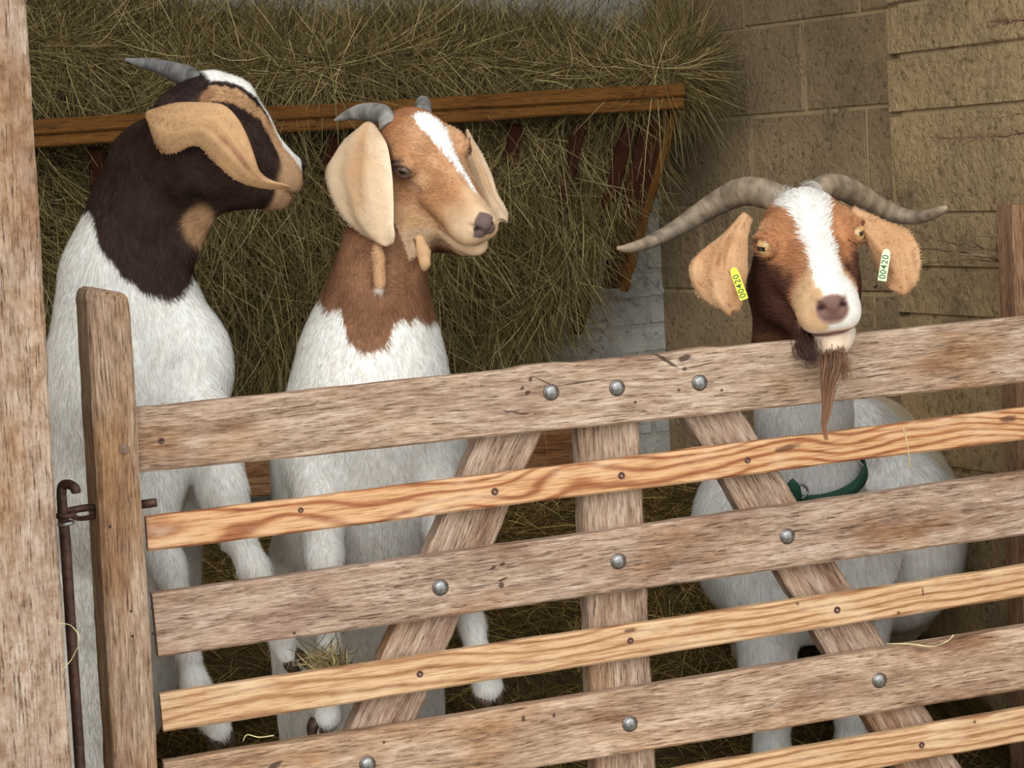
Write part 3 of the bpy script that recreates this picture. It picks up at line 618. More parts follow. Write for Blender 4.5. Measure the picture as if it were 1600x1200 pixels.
class Head:
    def __init__(s, M, o, sc, fs=1.0): s.A = np.array(M); u, _, vt = np.linalg.svd(s.A); s.A = u@vt; s.o = np.array(o); s.s = sc; s.f = np.array(fs if hasattr(fs, '__len__') else [fs, 1, 1], float)
    def w(s, p): return s.o+(np.asarray(p)*s.s*s.f)@s.A.T
    def loc(s, X): return ((X-s.o)@s.A)/(s.s*s.f)
    def mid(s, x, y, r, l=0.0):
        a, b = (s.loc(P(x, y, d))[1] for d in (3.5, 4.5)); d = 3.5+(l-a)/(b-a); return P(x, y, d), r*d/F
    def dir(s, v): return np.asarray(v)@s.A.T
def lerp_r(A, ax): return A
EC = (.0865, .0425, .030)                              # eye centre (goat's left; mirrored)
def head_sdf(Fd, H, neck0, brow=1.0, muz=1.0, cheek=1.0, nose=.018, dz=0, shut=0, eo=.0066, cr=None, es=1.0):
    cr = cheek if cr is None else cr
    s = H.s; A = H.A
    def E(c, r, k=.010, op='add', rot=None):
        B = A if rot is None else A@rot
        Fd.ell(H.w(c), np.array(r)*s*(H.f if rot is None else 1), B, k*s, op)
    def Cn(a, ra, b, rb, k=.010, op='add'): Fd.cone(H.w(a), ra*s, H.w(b), rb*s, k*s, op)
    E((.030, 0, .022), (.060, .047, .046))
    E((.050, 0, .045), (.045, .030, .026), .02)               # forehead
    Cn((.060, 0, .018), .042, (.160, 0, -.014), .027, .02)
    Cn((.060, 0, .040), .022, (.185, 0, .000), .0165, .02)      # nasal bridge
    for q in (-1, 1):
        ck = cr if q < 0 else cheek; Cn((.030, q*.020*ck, -.038), .034, (.165, q*.009, -.050+dz), .0185, .02)
        E((.050, q*.028*ck, -.022), (.046, .020, .042), .02)        # cheek
        if q != shut: E((.078, q*.0405, .034), (.026, .0135, .019), .016)        # brow and orbit
        Cn((.10, q*.030, .000), .014, (.17, q*.019, -.020), .012, .02)
    E((.192, 0, -.020), (.032, .030*muz, .024), .015)
    for q in (-1, 1): E((.190, q*.014, -.028), (.026, .018*muz, .017), .01)
    E((.212, 0, -.006), (.017, nose, .0145), .010)
    E((.10, 0, -.046), (.06, .026, .024), .02)
    E((.180, 0, -.053+dz), (.030, .021*muz, .0165), .010)
    Cn((.02, 0, -.055), .02, (.10, 0, -.060), .014, .02)
    # mouth line
    pts = [(.142, .036, -.034), (.158, .0345, -.0415), (.180, .030, -.0445), (.200, .020, -.044), (.214, .006, -.043)]
    pts = [(a, b*muz, c+dz*.5) for a, b, c in pts]
    full = pts+[(a, -b, c) for a, b, c in pts[::-1]]
    for a, b in zip(full[:-1], full[1:]): Cn(a, .0034, b, .0034, .003, 'sub')
    Cn((.226, 0, -.012), .0012, (.220, 0, -.034), .0012, .004, 'sub')
    for q in (-1, 1):                                             # nostrils
        Cn((.2295, q*.0058, -.0145), .0024, (.2235, q*.0120, -.0075), .0045, .003, 'sub'); Cn((.2235, q*.0120, -.0075), .0042, (.212, q*.0190, -.004), .0022, .003, 'sub')
        # eye: socket, ball opening, lids
        if q == shut: continue
        c = np.array([EC[0], q*EC[1], EC[2]]); out = unit((.55, q*.83, .08)); fx = unit(np.cross(out, (0, 0, 1))*q*-1); up = np.cross(fx, out); up = up if up[2] > 0 else -up; up = unit(up)
        Fd.ell(H.w(c), .0128*s*es, None, .001, 'sub')
        B = np.column_stack([fx, up, out]); Fd.ell(H.w(c+out*.012), np.array([.0110*es, eo, .016])*s, A@B, .003*s, 'sub')
        ring = []
        for t in np.linspace(0, 2*np.pi, 15):
            x, y = .0118*es*math.cos(t), (eo+.0008)*math.sin(t)*(1.0 if math.sin(t) > 0 else .85)
            z = math.sqrt(max(0, .0140**2*es*es-x*x-y*y)); ring.append(c+fx*x+up*y+out*z)
        for i, (a, b) in enumerate(zip(ring[:-1], ring[1:])): r = .0026 if i < 7 else .0019; Cn(a, r, b, r, .003)
        Cn(c+fx*.013+out*.004, .002, c+fx*.024+out*.001-up*.006, .0015, .006, 'sub')
def eyes(H, goat, iris, es=1.0, which=(-1, 1)):
    for q in which:
        c = np.array([EC[0], q*EC[1], EC[2]]); out = unit(np.array([.60, q*.79, .05])); fx = unit(np.cross(out, (0, 0, 1))); up = np.cross(fx, out); up = up if up[2] > 0 else -up
        th = np.linspace(0, np.pi, 60); ph = np.linspace(0, 2*np.pi, 72, endpoint=False); r = .0132*H.s*es
        T, Ph = np.meshgrid(th, ph, indexing='ij'); loc = np.stack([np.sin(T)*np.cos(Ph), np.sin(T)*np.sin(Ph), np.cos(T)], -1).reshape(-1, 3)
        bul = 1+.06*np.clip(loc[:, 2]-.8, 0, 1)/.2
        X = H.w(c)+(loc*bul[:, None])@np.stack([H.dir(fx), H.dir(up), H.dir(out)])*r
        x, y, z = loc.T; rr = np.hypot(x, y); col = np.tile(s2l((196, 180, 160)), (len(loc), 1))
        ir = (rr < .86) & (z > 0); k = (.75+.35*np.abs(np.sin(np.arctan2(y, x)*23)))[:, None]; col[ir] = (s2l(iris)*k)[ir]
        col[(rr > .70) & (rr < 2)] = s2l((60, 44, 34)); pu = (np.abs(x) < .36) & (np.abs(y) < .15) & (z > 0); col[pu] = (.004, .003, .003)
        n = 72; i, j = np.meshgrid(np.arange(59), np.arange(72), indexing='ij'); f = np.stack([i*n+j, (i+1)*n+j, (i+1)*n+(j+1) % n, i*n+(j+1) % n], -1).reshape(-1, 4)
        mesh_np('eye', X, f, EYEM, goat, col=col)
def ear(pairs, dep, th=.007, camber=.012, toward=None, nw=13, nl=34, fold=0, rootn=None):
    """pairs: image points of the two edges from root to tip; dep: distances there -> closed shell"""
    A = np.array([P(a[0], a[1], d[0]) for (a, b), d in zip(pairs, dep)]); B = np.array([P(b[0], b[1], d[1]) for (a, b), d in zip(pairs, dep)])
    A, B = spline(A, nl), spline(B, nl); V = []; w = np.linspace(0, 1, nw); av = []; 
    for a, b in zip(A, B):
        L = np.linalg.norm(b-a); v = a[None]+(b-a)[None]*w[:, None]; av.append(v)
    G = np.array(av); nr = np.cross(np.gradient(G, axis=0), np.gradient(G, axis=1)); nr /= np.linalg.norm(nr, axis=2)[..., None]+1e-9
    if np.mean((nr@(CC-G.mean((0, 1))))) < 0: nr = -nr
    t = np.linspace(0, 1, nl)[:, None]; ww = w[None]
    Wd = np.linalg.norm(B-A, axis=1)[:, None]
    off = camber*np.sin(np.pi*ww)*(1-.2*t)+.004*np.sin(ww*9+t*4)*(np.sin(np.pi*t))+.0025*np.sin(ww*19+1-t*2)*np.sin(np.pi*np.clip(t*1.2, 0, 1))*np.sin(np.pi*ww)
    G = G+nr*off[..., None]; hh = th/2*np.sqrt(np.clip(1-(2*ww-1)**4, 0, 1))*np.sqrt(np.clip((1-t)/.06, .05, 1))+.0006
    Fr, Bk = G+nr*hh[..., None], G-nr*hh[..., None]; V = np.concatenate([Fr.reshape(-1, 3), Bk.reshape(-1, 3)]); m = nl*nw; Fc = []
    ori = np.dot(np.cross(Fr[1, 6]-Fr[0, 6], Fr[0, 7]-Fr[0, 6]), nr[0, 6]) > 0
    for i in range(nl-1):
        for j in range(nw-1):
            a, b, c, d = i*nw+j, (i+1)*nw+j, (i+1)*nw+j+1, i*nw+j+1
            Fc.append([a, b, c, d] if ori else [d, c, b, a]); Fc.append([m+d, m+c, m+b, m+a] if ori else [m+a, m+b, m+c, m+d])
        for j in (0, nw-1):
            a, b = i*nw+j, (i+1)*nw+j; q = [a, b, m+b, m+a]; Fc.append(q if (j == 0) != ori else q[::-1])
    for i in (0, nl-1):
        for j in range(nw-1):
            a, b = i*nw+j, i*nw+j+1; q = [a, b, m+b, m+a]; Fc.append(q if (i == 0) == ori else q[::-1])
    uv = np.concatenate([np.stack([np.broadcast_to(t, (nl, nw)), np.broadcast_to(ww, (nl, nw))], -1).reshape(-1, 2)]*2)
    return V, np.array(Fc), uv, np.r_[np.ones(m), np.zeros(m)]
def horn(goat, pts, label=None, cols=((92, 84, 74), (128, 116, 100)), rings=60, amp=.03, flat=1.25, n=90, up=(0, 0, 1)):
    c = np.array([p[0] for p in pts]); r = np.array([p[1] for p in pts]); C = spline(c, n); R = spline(np.c_[r, r, r], n)[:, 0]; t = np.linspace(0, 1, n)
    R = np.maximum(R, .0008)*(1+amp*np.sin(t*rings*2)*(1-t)*.6+amp*.5*np.sin(t*rings*5.3+1)*(1-t*.6)); V, Fc = tube(C, R, 20, flat=flat, up=up)
    k = np.repeat(t, 20); nz = vnoise(V, 130)*.5+vnoise(V, 45)*.5; g = np.clip(.5+.16*np.sin(k*rings*2+nz)+.1*np.sin(k*rings*5+nz*3)+.5*nz, 0, 1)[:, None]; col = s2l(cols[0])*(1-g)+s2l(cols[1])*g
    col = col*(1+.35*nz[:, None]); tip = np.clip((k-.72)/.28, 0, 1)[:, None]; col = col*(1-tip)+s2l(cols[1])*tip*1.15
    o = mesh_np('horn', V, Fc, HORNM, goat, col=np.clip(col, .003, 1))
    if label: o['label'] = label
    return o
HORNM = vcol_mat('ridged_horn', .5, .35, 0, 160)

def cull_faces(V, Q, n_target, wfun):
    a = .5*np.linalg.norm(np.cross(V[Q[:, 2]]-V[Q[:, 0]], V[Q[:, 3]]-V[Q[:, 1]]), axis=1); c = V[Q].mean(1); w = a*wfun(c); w = w/w.sum()
    i = rng.choice(len(Q), n_target, p=w); u, v = rng.random((2, n_target, 1)); q = V[Q[i]]
    return (q[:, 0]*(1-u)+q[:, 1]*u)*(1-v)+(q[:, 3]*(1-u)+q[:, 2]*u)*v, Q[i, 0]
def fur(goat, V, Q, Nn, C, LM, n, dirf, lenf, wfun, name='coat', lift=.24, width=.0011):
    p, vi = cull_faces(V, Q, n, wfun); nn = Nn[vi]; d = dirf(p, nn); d = d-nn*(d*nn).sum(1)[:, None]; d /= np.linalg.norm(d, axis=1)[:, None]+1e-9
    wv = np.stack([vnoise(p, 55, 3.1), vnoise(p, 55, 9.7), vnoise(p, 55, 17.3)], 1)
    d = d+wv*.35+rng.normal(size=d.shape)*.16; d = d-nn*(d*nn).sum(1)[:, None]; d /= np.linalg.norm(d, axis=1)[:, None]+1e-9
    L = lenf(p)*rng.uniform(.6, 1.25, n); L = L*LM[vi]; a = p-nn*.0012; b = p+d*(L*.5)[:, None]+nn*(L*lift*.55)[:, None]; c = p+d*L[:, None]+nn*(L*lift*.62+rng.uniform(0, .0006, n))[:, None]
    s = np.cross(d, nn); w = width*rng.uniform(.6, 1.2, n)[:, None]*.5
    vv = np.stack([a-s*w, a+s*w, b-s*w*.8, b+s*w*.8, c], 1).reshape(-1, 3); k = np.arange(n)*5
    col = np.clip(C[vi]*rng.uniform(.72, 1.24, (n, 1)), .003, .93); cc = np.repeat(col, 5, axis=0)
    tri = np.stack([k+2, k+3, k+4], 1); qd = np.stack([k, k+1, k+3, k+2], 1)
    me_f = np.concatenate([qd.ravel(), tri.ravel()]); cnt = np.r_[np.full(n, 4), np.full(n, 3)].astype(np.int32)
    me = bpy.data.meshes.new(name); me.vertices.add(len(vv)); me.vertices.foreach_set('co', vv.astype(np.float32).ravel()); me.loops.add(len(me_f)); me.loops.foreach_set('vertex_index', me_f.astype(np.int32))
    me.polygons.add(len(cnt)); me.polygons.foreach_set('loop_start', np.r_[0, np.cumsum(cnt)[:-1]].astype(np.int32))
    at = me.color_attributes.new('Col', 'FLOAT_COLOR', 'POINT'); at.data.foreach_set('color', np.c_[cc, np.ones(len(cc))].astype(np.float32).ravel())
    # hairs take the shading normal of the skin, as a dense coat does
    ns = np.repeat(unit_rows(nn+.25*rng.normal(size=nn.shape)*.5), 5, axis=0); me.update(calc_edges=True)
    me.materials.append(FUR); me.polygons.foreach_set('use_smooth', np.ones(len(cnt), bool)); me.normals_split_custom_set_from_vertices(ns.astype(np.float32))
    o = bpy.data.objects.new(name, me); COL.objects.link(o); o.parent = goat; o.matrix_basis = goat.matrix_world.inverted(); return o
def unit_rows(a): return a/(np.linalg.norm(a, axis=1)[:, None]+1e-9)
def nostrils(C, L):
    f, l, u = L.T; d = np.hypot((np.abs(l)-.0115)*.9+(u+.008)*.4, (u+.0085)*1.3); return smix(C, np.tile(s2l((52, 34, 32)), (len(C), 1)), (.0052-d)/.003*(f > .205)*(f < .24))
def smix(a, b, t): t = np.clip(t, 0, 1)[:, None]; t = t*t*(3-2*t); return a*(1-t)+b*t
def hair_lock(name, pts_r, n, parent, cols, jit=.006, r=.0006, seg=10, spread=None):
    """pts_r: centre line of a lock with its half width; hairs run along it"""
    c = np.array([p[0] for p in pts_r]); w = np.array([p[1] for p in pts_r]); cs = spline(c, seg); wsq = spline(np.c_[w, w, w], seg)[:, 0]; parts = []; colr = []
    for k in range(n):
        a = rng.normal(size=3)*.55; e = rng.uniform(.6, 1.0); m = max(3, int(seg*e)); ph = rng.random(3)*6
        q = cs[:m]+a[None]*wsq[:m, None]+np.stack([np.sin(np.linspace(0, 5, m)+ph[i]) for i in range(3)], 1)*jit*np.linspace(0, 1, m)[:, None]*.5
        v, f = tube(q, np.linspace(r, r*.35, m), 4, False); parts.append((v, f)); cc = s2l(cols[rng.integers(len(cols))])*rng.uniform(.8, 1.2); g = np.repeat(np.linspace(0, 1, m), 4)[:, None]
        colr.append(cc*(1-g)+np.minimum(1, s2l(cols[-1])*1.05)*g)
    v, f = merge(parts); return mesh_np(name, v, f, HAIRM, parent, col=np.concatenate(colr))

def hoof(goat, a, r, d, side):
    """cloven hoof: two pointed claws"""
    d = unit(d); side = unit(side-d*np.dot(side, d))
    parts = []
    for q in (-1, 1): parts.append(tube(spline([a+side*q*r*.45+d*r*.2, a+side*q*r*.72+d*r*1.3, a+side*q*r*.55+d*r*2.6], 8), [r*.6, r*.7, r*.74, r*.72, r*.66, r*.55, r*.42, r*.16], 12, flat=.8))
    for v, f in parts: mesh_np('hoof', v, f, HOOF, goat)
HOOF = plain('horny_hoof', (74, 56, 42), .5, 0, .4, 90, .35)

def build_goat(name, label, lo, hi, make, colour, ears, eyesf, wfun, nfur, dirf, lenf, h=.0036, earcol=None):
    Fd = Field(lo, hi, h); make(Fd); V, Q = Fd.mesh(); del Fd
    base = np.array([V[:, 0].mean(), V[:, 1].mean(), .1])
    g = empty(name, base, label, 'goat')
    C = colour(V); Nn = normals(V, Q); parts = [(V, Q, C)]
    for E_ in ears:
        v, f, uv, fr = E_['shell']; parts.append((v, f, E_['col'](v, uv, fr)))
    V2, Q2, C2 = catV(parts); N2 = normals(V2, Q2)
    C2 = np.clip(C2*(1+.10*vnoise(V2, 90)[:, None]), .004, .9)
    b = mesh_np('body', V2, Q2, SKIN, g, col=C2)
    LM = np.ones(len(V2)); LM[len(V):] = .35
    fur(g, V2, Q2, N2, C2, LM, nfur, dirf, lenf, wfun)
    return g, (V, Q, Nn)

BR = lambda c: s2l(c)
WHITE = s2l((243, 239, 231))
# ---- left goat: dark brown head in profile --------------------------------------------------
H1 = Head([[0.7342, -0.6572, 0.1706], [0.64, 0.7537, 0.1492], [-0.2266, -0.0003, 0.974]], [-0.5887, 3.994, 1.6043], 1.281, (1, 1, 1.2))
def g1_make(Fd):
    head_sdf(Fd, H1, None, shut=-1, dz=.006)
    nb = H1.w((.01, 0, -.005))
    chain(Fd, [(nb, .062), J(248, 262, 4.05, 70), J(218, 345, 4.07, 76), J(197, 430, 4.07, 92)], .04)
    chain(Fd, [H1.mid(332, 146, 36), H1.mid(362, 160, 34), H1.mid(392, 196, 26), H1.mid(436, 250, 17)], .03)
    Fd.cone(*J(330, 318, 4.04, 14), *J(285, 390, 4.03, 25), .03)
    chain(Fd, [J(197, 440, 4.07, 94), J(205, 520, 4.08, 112), J(207, 610, 4.08, 122), J(200, 760, 4.15, 118)], .05)
    Fd.ell(P(300, 570, 4.03), (.075, .085, .105), None, .05); Fd.ell(P(292, 690, 3.98), (.065, .075, .105), None, .05)
    Fd.ell(P(140, 600, 4.12), (.06, .10, .12), None, .05)
    chain(Fd, [J(195, 760, 4.15, 112), J(185, 900, 4.28, 108), J(165, 1040, 4.38, 106), J(145, 1180, 4.42, 84)], .06)
    Fd.cone(*J(225, 800, 4.18, 75), *J(240, 920, 4.28, 58), .06)
    for q in (-1, 1):
        chain(Fd, [J(145+q*26, 1150, 4.42, 60), J(120+q*30, 1250, 4.50, 34), J(135+q*32, 1325, 4.42, 22), (P(135+q*32, 1400, 4.42)*[1, 1, 0]+Zv*.12, .022)], .02)
    Lp = [J(318, 660, 3.95, 52), J(348, 770, 3.90, 36), J(368, 830, 3.875, 25.2), J(398, 890, 3.86, 21), J(425, 950, 3.845, 16.8), J(440, 995, 3.84, 18.5), J(448, 1022, 3.84, 16)]
    chain(Fd, Lp, .02)
    Lp = [J(262, 700, 3.92, 50), J(232, 800, 3.88, 42), J(262, 890, 3.85, 25.2), J(285, 960, 3.84, 18.5), J(293, 1020, 3.835, 16.8), J(305, 1070, 3.83, 20.2), J(328, 1115, 3.82, 22.7), J(342, 1140, 3.82, 20.2)]
    chain(Fd, Lp, .02)
z1 = lambda y, d=4.05, x=200: float(P(x, y, d)[2])
TOPF = []
# neck patch border: world x -> height
g1x = [P(x, y, 4.0) for x, y in ((120, 330), (148, 345), (170, 400), (200, 430), (235, 460), (262, 468), (286, 455), (296, 440), (330, 400))]
def g1_col(V):
    L = H1.loc(V); f, l, u = L.T; n1 = vnoise(V, 38); n2 = vnoise(V, 120)
    TOPF[:] = [[float(u[(np.abs(f-q) < .006) & (np.abs(l) < .012) & (u < .14)].max()) for q in (-.02, .03, .07, .12, .17, .21)]]
    dark = s2l((60, 43, 37)); dark2 = s2l((48, 33, 29)); tan = s2l((182, 142, 104)); C = smix(np.tile(dark, (len(V), 1)), np.tile(dark2, (len(V), 1)), n1)
    z = np.interp(V[:, 0], [p[0] for p in g1x], [p[2] for p in g1x]); C = smix(C, np.tile(WHITE, (len(V), 1)), (z-V[:, 2]+.010*n1+.005*n2)/.012+.5)
    # tan at the throat
    tp = P(314, 350, 4.0); dd = np.linalg.norm((V-tp)*[1, .55, .8], axis=1); C = smix(C, np.tile(tan*.85, (len(V), 1)), (.031-dd+.006*n1)/.018+.5)
    face = (f > -.02) & (u > -.085) & (np.abs(l) < .075) & (f < .25)
    top = np.interp(f, [-.02, .03, .07, .12, .17, .21], TOPF[0]) if TOPF else .08-.3*f; k = u-top
    TT = lambda c: np.tile(s2l(c), (len(V), 1)); far = l > .012
    C = smix(C, TT((182, 142, 104)), face*np.clip((k+.047+.004*n1)/.005, 0, 1)*np.clip((f-.020)/.01, 0, 1))
    C = smix(C, TT((50, 35, 31)), face*(.0075-np.abs(k+.0455+.002*n2))/.003*np.clip((.175-f)/.02, 0, 1))
    C = smix(C, TT((186, 148, 112)), (f-.158+.004*n1)/.012*face)
    C = smix(C, TT((46, 33, 30)), face*np.clip((k+.022+.05*np.clip(f-.05, 0, .15)+.003*n2)/.003, 0, 1)*np.clip((.150-f)/.02, 0, 1))
    C = smix(C, TT((150, 108, 76)), face*(.010-np.hypot((f-.022)*.6, k+.030))/.005)
    C = smix(C, TT((243, 239, 231)), face*np.clip((k+.0145+.05*np.clip(f-.05, 0, .15)+.002*n2)/.003, 0, 1)*(f < .212)*np.clip((f-.025)/.008, 0, 1))
    C = smix(C, TT((70, 56, 52)), face*(f-.209)/.004*(u > -.022)*(u < .014))
    return nostrils(C, L)
ear1 = ear([((247, 170), (236, 196)), ((272, 161), (243, 226)), ((310, 160), (264, 240)), ((348, 164), (304, 226)), ((370, 184), (330, 247)), ((386, 213), (352, 268)), ((397, 243), (372, 283)), ((407, 269), (398, 292)), ((430, 284), (424, 296)), ((452, 290), (450, 294))],
           [(3.935, 3.935), (3.905, 3.90), (3.885, 3.885), (3.88, 3.87), (3.88, 3.865), (3.885, 3.87), (3.89, 3.88), (3.90, 3.895), (3.91, 3.905), (3.915, 3.915)], camber=.016)
def e1c(v, uv, fr):
    c = np.tile(s2l((194, 154, 112)), (len(v), 1)); c = smix(c, np.tile(s2l((132, 92, 64)), (len(v), 1)), (.17-np.abs(uv[:, 1]-.62+.12*uv[:, 0]))*5*np.clip((uv[:, 0]-.2)*4, 0, 1)*np.clip((.85-uv[:, 0])*5, 0, 1)+.3*vnoise(v, 40)); return c
def fdir(H, down=.5, headf=1.0):
    def g(p, n):
        L = H.loc(p); inh = np.clip((L[:, 0]+.03)/.04, 0, 1)*np.clip((.14-np.abs(L[:, 1]))/.02, 0, 1)*np.clip((L[:, 2]+.12)/.03, 0, 1)
        return H.dir(np.array([-1.0, 0, 0]))[None]*inh[:, None]+(-Zv*1.0)[None]*(1-inh)[:, None]+np.array([0, .12, 0])+H.dir(np.array([0, 1.0, 0]))[None]*(np.sign(L[:, 1])*inh*.45)[:, None]-Zv[None]*.25*inh[:, None]
    return g
def hlen(H, hl, bl):
    def g(p):
        L = H.loc(p); m = np.clip((L[:, 0]-.14)/.06, 0, 1); ishead = (L[:, 0] > -.03) & (L[:, 2] > -.09); return np.where(ishead, hl*(1-.88*m), bl)
    return g
g1, _ = build_goat('goat', 'white goat with dark brown head in profile, leftmost behind the gate post', (-1.02, 3.68, .05), (-.22, 4.75, 1.80), g1_make, g1_col, [dict(shell=ear1, col=e1c)], None,
    lambda c: np.where(c[:, 2] > .8, 1, .35)*np.where(H1.loc(c)[:, 0] > -.05, 1.6, 1)*np.where(c[:, 1] < 4.25, 1, .3), 130000, fdir(H1), hlen(H1, .010, .017), h=.0038)
eyes(H1, g1, (150, 110, 50), which=(1,))
horn(g1, [(H1.w((.030, -.018, .045)), .015), J(303, 127, 4.0, 14.5), J(277, 114, 4.03, 13), J(245, 103, 4.06, 9), J(218, 98, 4.08, 6), J(196, 93, 4.09, 2)], cols=((84, 84, 84), (122, 120, 118)), rings=26)
horn(g1, [(H1.w((.030, .026, .045)), .018), J(322, 128, 4.14, 12), J(305, 122, 4.19, 10), J(285, 114, 4.24, 7), J(262, 108, 4.28, 4), J(245, 105, 4.30, 1.5)], cols=((84, 84, 84), (122, 120, 118)), rings=26)
hoof(g1, P(452, 1020, 3.838), .017, P(480, 1055, 3.85)-P(452, 1020, 3.84), D); hoof(g1, P(342, 1138, 3.82), .019, P(352, 1175, 3.82)-P(342, 1138, 3.82), D)

# ---- middle goat: light brown head turned right ---------------------------------------------
H2 = Head([[0.4932, 0.8699, 0.0087], [-0.717, 0.4121, -0.5623], [-0.4927, 0.2711, 0.8269]], [-0.1772, 4.113, 1.5624], 1.322)
def g2_make(Fd):
    head_sdf(Fd, H2, None, eo=.0088, dz=-.004, es=1.15)
    chain(Fd, [(H2.w((.0, 0, -.015)), .060), J(620, 345, 4.06, 60), J(596, 410, 4.05, 61), J(588, 480, 4.05, 76), J(582, 545, 4.06, 100)], .04)
    chain(Fd, [J(580, 560, 4.06, 106), J(578, 640, 4.06, 122), J(576, 730, 4.08, 132), J(572, 800, 4.12, 130)], .05)
    Fd.ell(P(500, 720, 4.03), (.08, .08, .11), None, .05); Fd.ell(P(668, 700, 4.04), (.065, .075, .10), None, .05); Fd.ell(P(590, 700, 3.98), (.05, .05, .09), None, .05)
    chain(Fd, [J(570, 800, 4.12, 128), J(560, 900, 4.24, 130), J(550, 1010, 4.34, 128), J(555, 1100, 4.40, 126), J(560, 1190, 4.42, 100)], .06)
    for q in (-1, 1): chain(Fd, [J(560+q*70, 1120, 4.40, 62), J(560+q*85, 1240, 4.50, 36), J(560+q*80, 1320, 4.42, 22), (P(560+q*80, 1400, 4.42)*[1, 1, 0]+Zv*.12, .022)], .02)
    chain(Fd, [J(492, 720, 3.97, 48), J(503, 800, 3.91, 37), J(508, 870, 3.87, 25.2), J(517, 940, 3.85, 17.6), J(514, 1010, 3.845, 16), J(513, 1075, 3.84, 19.3), J(513, 1118, 3.835, 22.7)], .02)
    chain(Fd, [J(672, 740, 4.0, 46), J(700, 830, 3.94, 33), J(720, 905, 3.93, 21), J(737, 975, 3.925, 18.5), J(748, 1030, 3.92, 20.2), J(762, 1072, 3.915, 24.4)], .02)
    chain(Fd, [H2.mid(645, 352, 30), H2.mid(690, 366, 24), H2.mid(728, 382, 19)], .015)
    # wattles
    chain(Fd, [J(589, 372, 3.955, 8), J(592, 405, 3.955, 10), J(593, 445, 3.955, 10.5), J(592, 454, 3.955, 8)], .006)
    chain(Fd, [J(655, 375, 3.93, 9), J(662, 395, 3.925, 10), J(664, 412, 3.92, 8), J(663, 421, 3.92, 4)], .008)
g2x = [P(x, y, 3.98) for x, y in ((495, 470), (515, 492), (533, 478), (545, 525), (560, 545), (580, 552), (602, 545), (618, 505), (632, 498), (640, 508), (650, 497), (660, 508), (672, 505))]
def g2_col(V):
    L = H2.loc(V); f, l, u = L.T; n1 = vnoise(V, 34); n2 = vnoise(V, 110); T = lambda c: np.tile(s2l(c), (len(V), 1))
    C = smix(T((122, 84, 60)), T((144, 104, 76)), n1*.5+.4)
    z = np.interp(V[:, 0], [p[0] for p in g2x], [p[2] for p in g2x]); C = smix(C, np.tile(WHITE, (len(V), 1)), (z-V[:, 2]+.006*n1+.004*n2)/.010+.5)
    hd = ((np.abs(l) < .08) & (f < .25) & (u > -.10))*np.clip((f+.045)/.03, 0, 1)*np.clip((u+.12)/.03, 0, 1)*np.clip(np.maximum((V[:, 2]-P(640, 395, 4)[2])/.02, np.where(u > -.080, (f-.11)/.02, 0)), 0, 1); C = smix(C, smix(T((174, 126, 88)), T((194, 152, 114)), n1*.6+.4), hd)
    C = smix(C, T((160, 106, 70)), hd*np.clip((.05-f+.015*n1)/.02, 0, 1)*np.clip((u-.035)/.01, 0, 1)*.8)
    C = smix(C, T((212, 176, 134)), hd*np.clip((f-.095)/.03, 0, 1)*np.clip((.13-f)/.02, 0, 1)*np.clip((.018-np.abs(u-.018))/.01, 0, 1)*.9)
    C = smix(C, T((206, 176, 142)), hd*np.clip((f-.160+.012*n1-.25*np.clip(-u-.01, 0, .06))/.045, 0, 1)); C = smix(C, T((206, 168, 126)), hd*np.clip((-.012-u)/.02, 0, 1)*.6)
    e = np.stack([f-EC[0], np.abs(l)-EC[1]-.010, u-EC[2]], 1); C = smix(C, T((98, 74, 66)), (.0185-np.linalg.norm(e*[.8, .6, 1.15], axis=1))/.005)
    C = smix(C, T((150, 112, 86)), (.007-np.abs(u-.016+.35*(f-.095)))/.004*(f > .092)*(f < .125)*(np.abs(l) > .03)*.6)
    top = .064-.28*f; wb = np.interp(f, [0.03, .042, .065, .09, .13, .17, .20], [-.01, .013, .020, .015, .009, .005, -.01]); C = smix(C, T((240, 236, 230)), (wb-np.abs(l-np.interp(f, [0, .1, .2], [.006, .012, .016]))+.002*n2)/.003*(u > top-.035)*hd)
    C = smix(C, T((104, 86, 82)), hd*np.clip((f-.213-.6*np.abs(l)+.006)/.004, 0, 1)*(u > -.022)*(u < .010)*(np.abs(l) < .022))
    C = smix(C, T((112, 80, 72)), (.0028-np.abs(u+.0455-.25*np.clip(.165-f, 0, .03)))/.0018*(f > .145)*hd)
    w = P(592, 452, 3.955); C = smix(C, T((206, 176, 142)), hd*(f > .12)*(u > -.08)*np.clip((-.040-u)/.01, 0, 1)); C = smix(C, T((188, 150, 112)), np.clip((.028-np.linalg.norm((V-P(662, 400, 3.925))*[1.3, 1, .8], axis=1))/.008, 0, 1)); C = smix(C, T((186, 146, 108)), np.clip((.028-np.linalg.norm((V-P(592, 415, 3.94))*[1.6, 1, .55], axis=1))/.008, 0, 1)); C = smix(C, T((236, 228, 216)), (.013-np.linalg.norm(V-w, axis=1))/.005)
    return nostrils(C, L)
ear2a = ear([((566, 200), (592, 205)), ((537, 222), (603, 222)), ((522, 245), (608, 245)), ((511, 268), (611, 275)), ((517, 302), (612, 305)), ((532, 334), (613, 335)), ((553, 357), (614, 352)), ((580, 375), (617, 367)), ((606, 382), (615, 380))],
            [(4.04, 4.02), (4.04, 3.97), (4.04, 3.95), (4.035, 3.93), (4.02, 3.92), (4.0, 3.915), (3.98, 3.915), (3.96, 3.92), (3.94, 3.93)], camber=.014, th=.008)
ear2b = ear([((728, 202), (722, 225)), ((739, 220), (728, 250)), ((752, 242), (738, 280)), ((766, 272), (748, 310)), ((775, 300), (755, 328)), ((786, 318), (762, 342)), ((794, 334), (768, 350)), ((789, 347), (778, 350))],
            [(4.10, 4.08)]*8, camber=.01, th=.008)
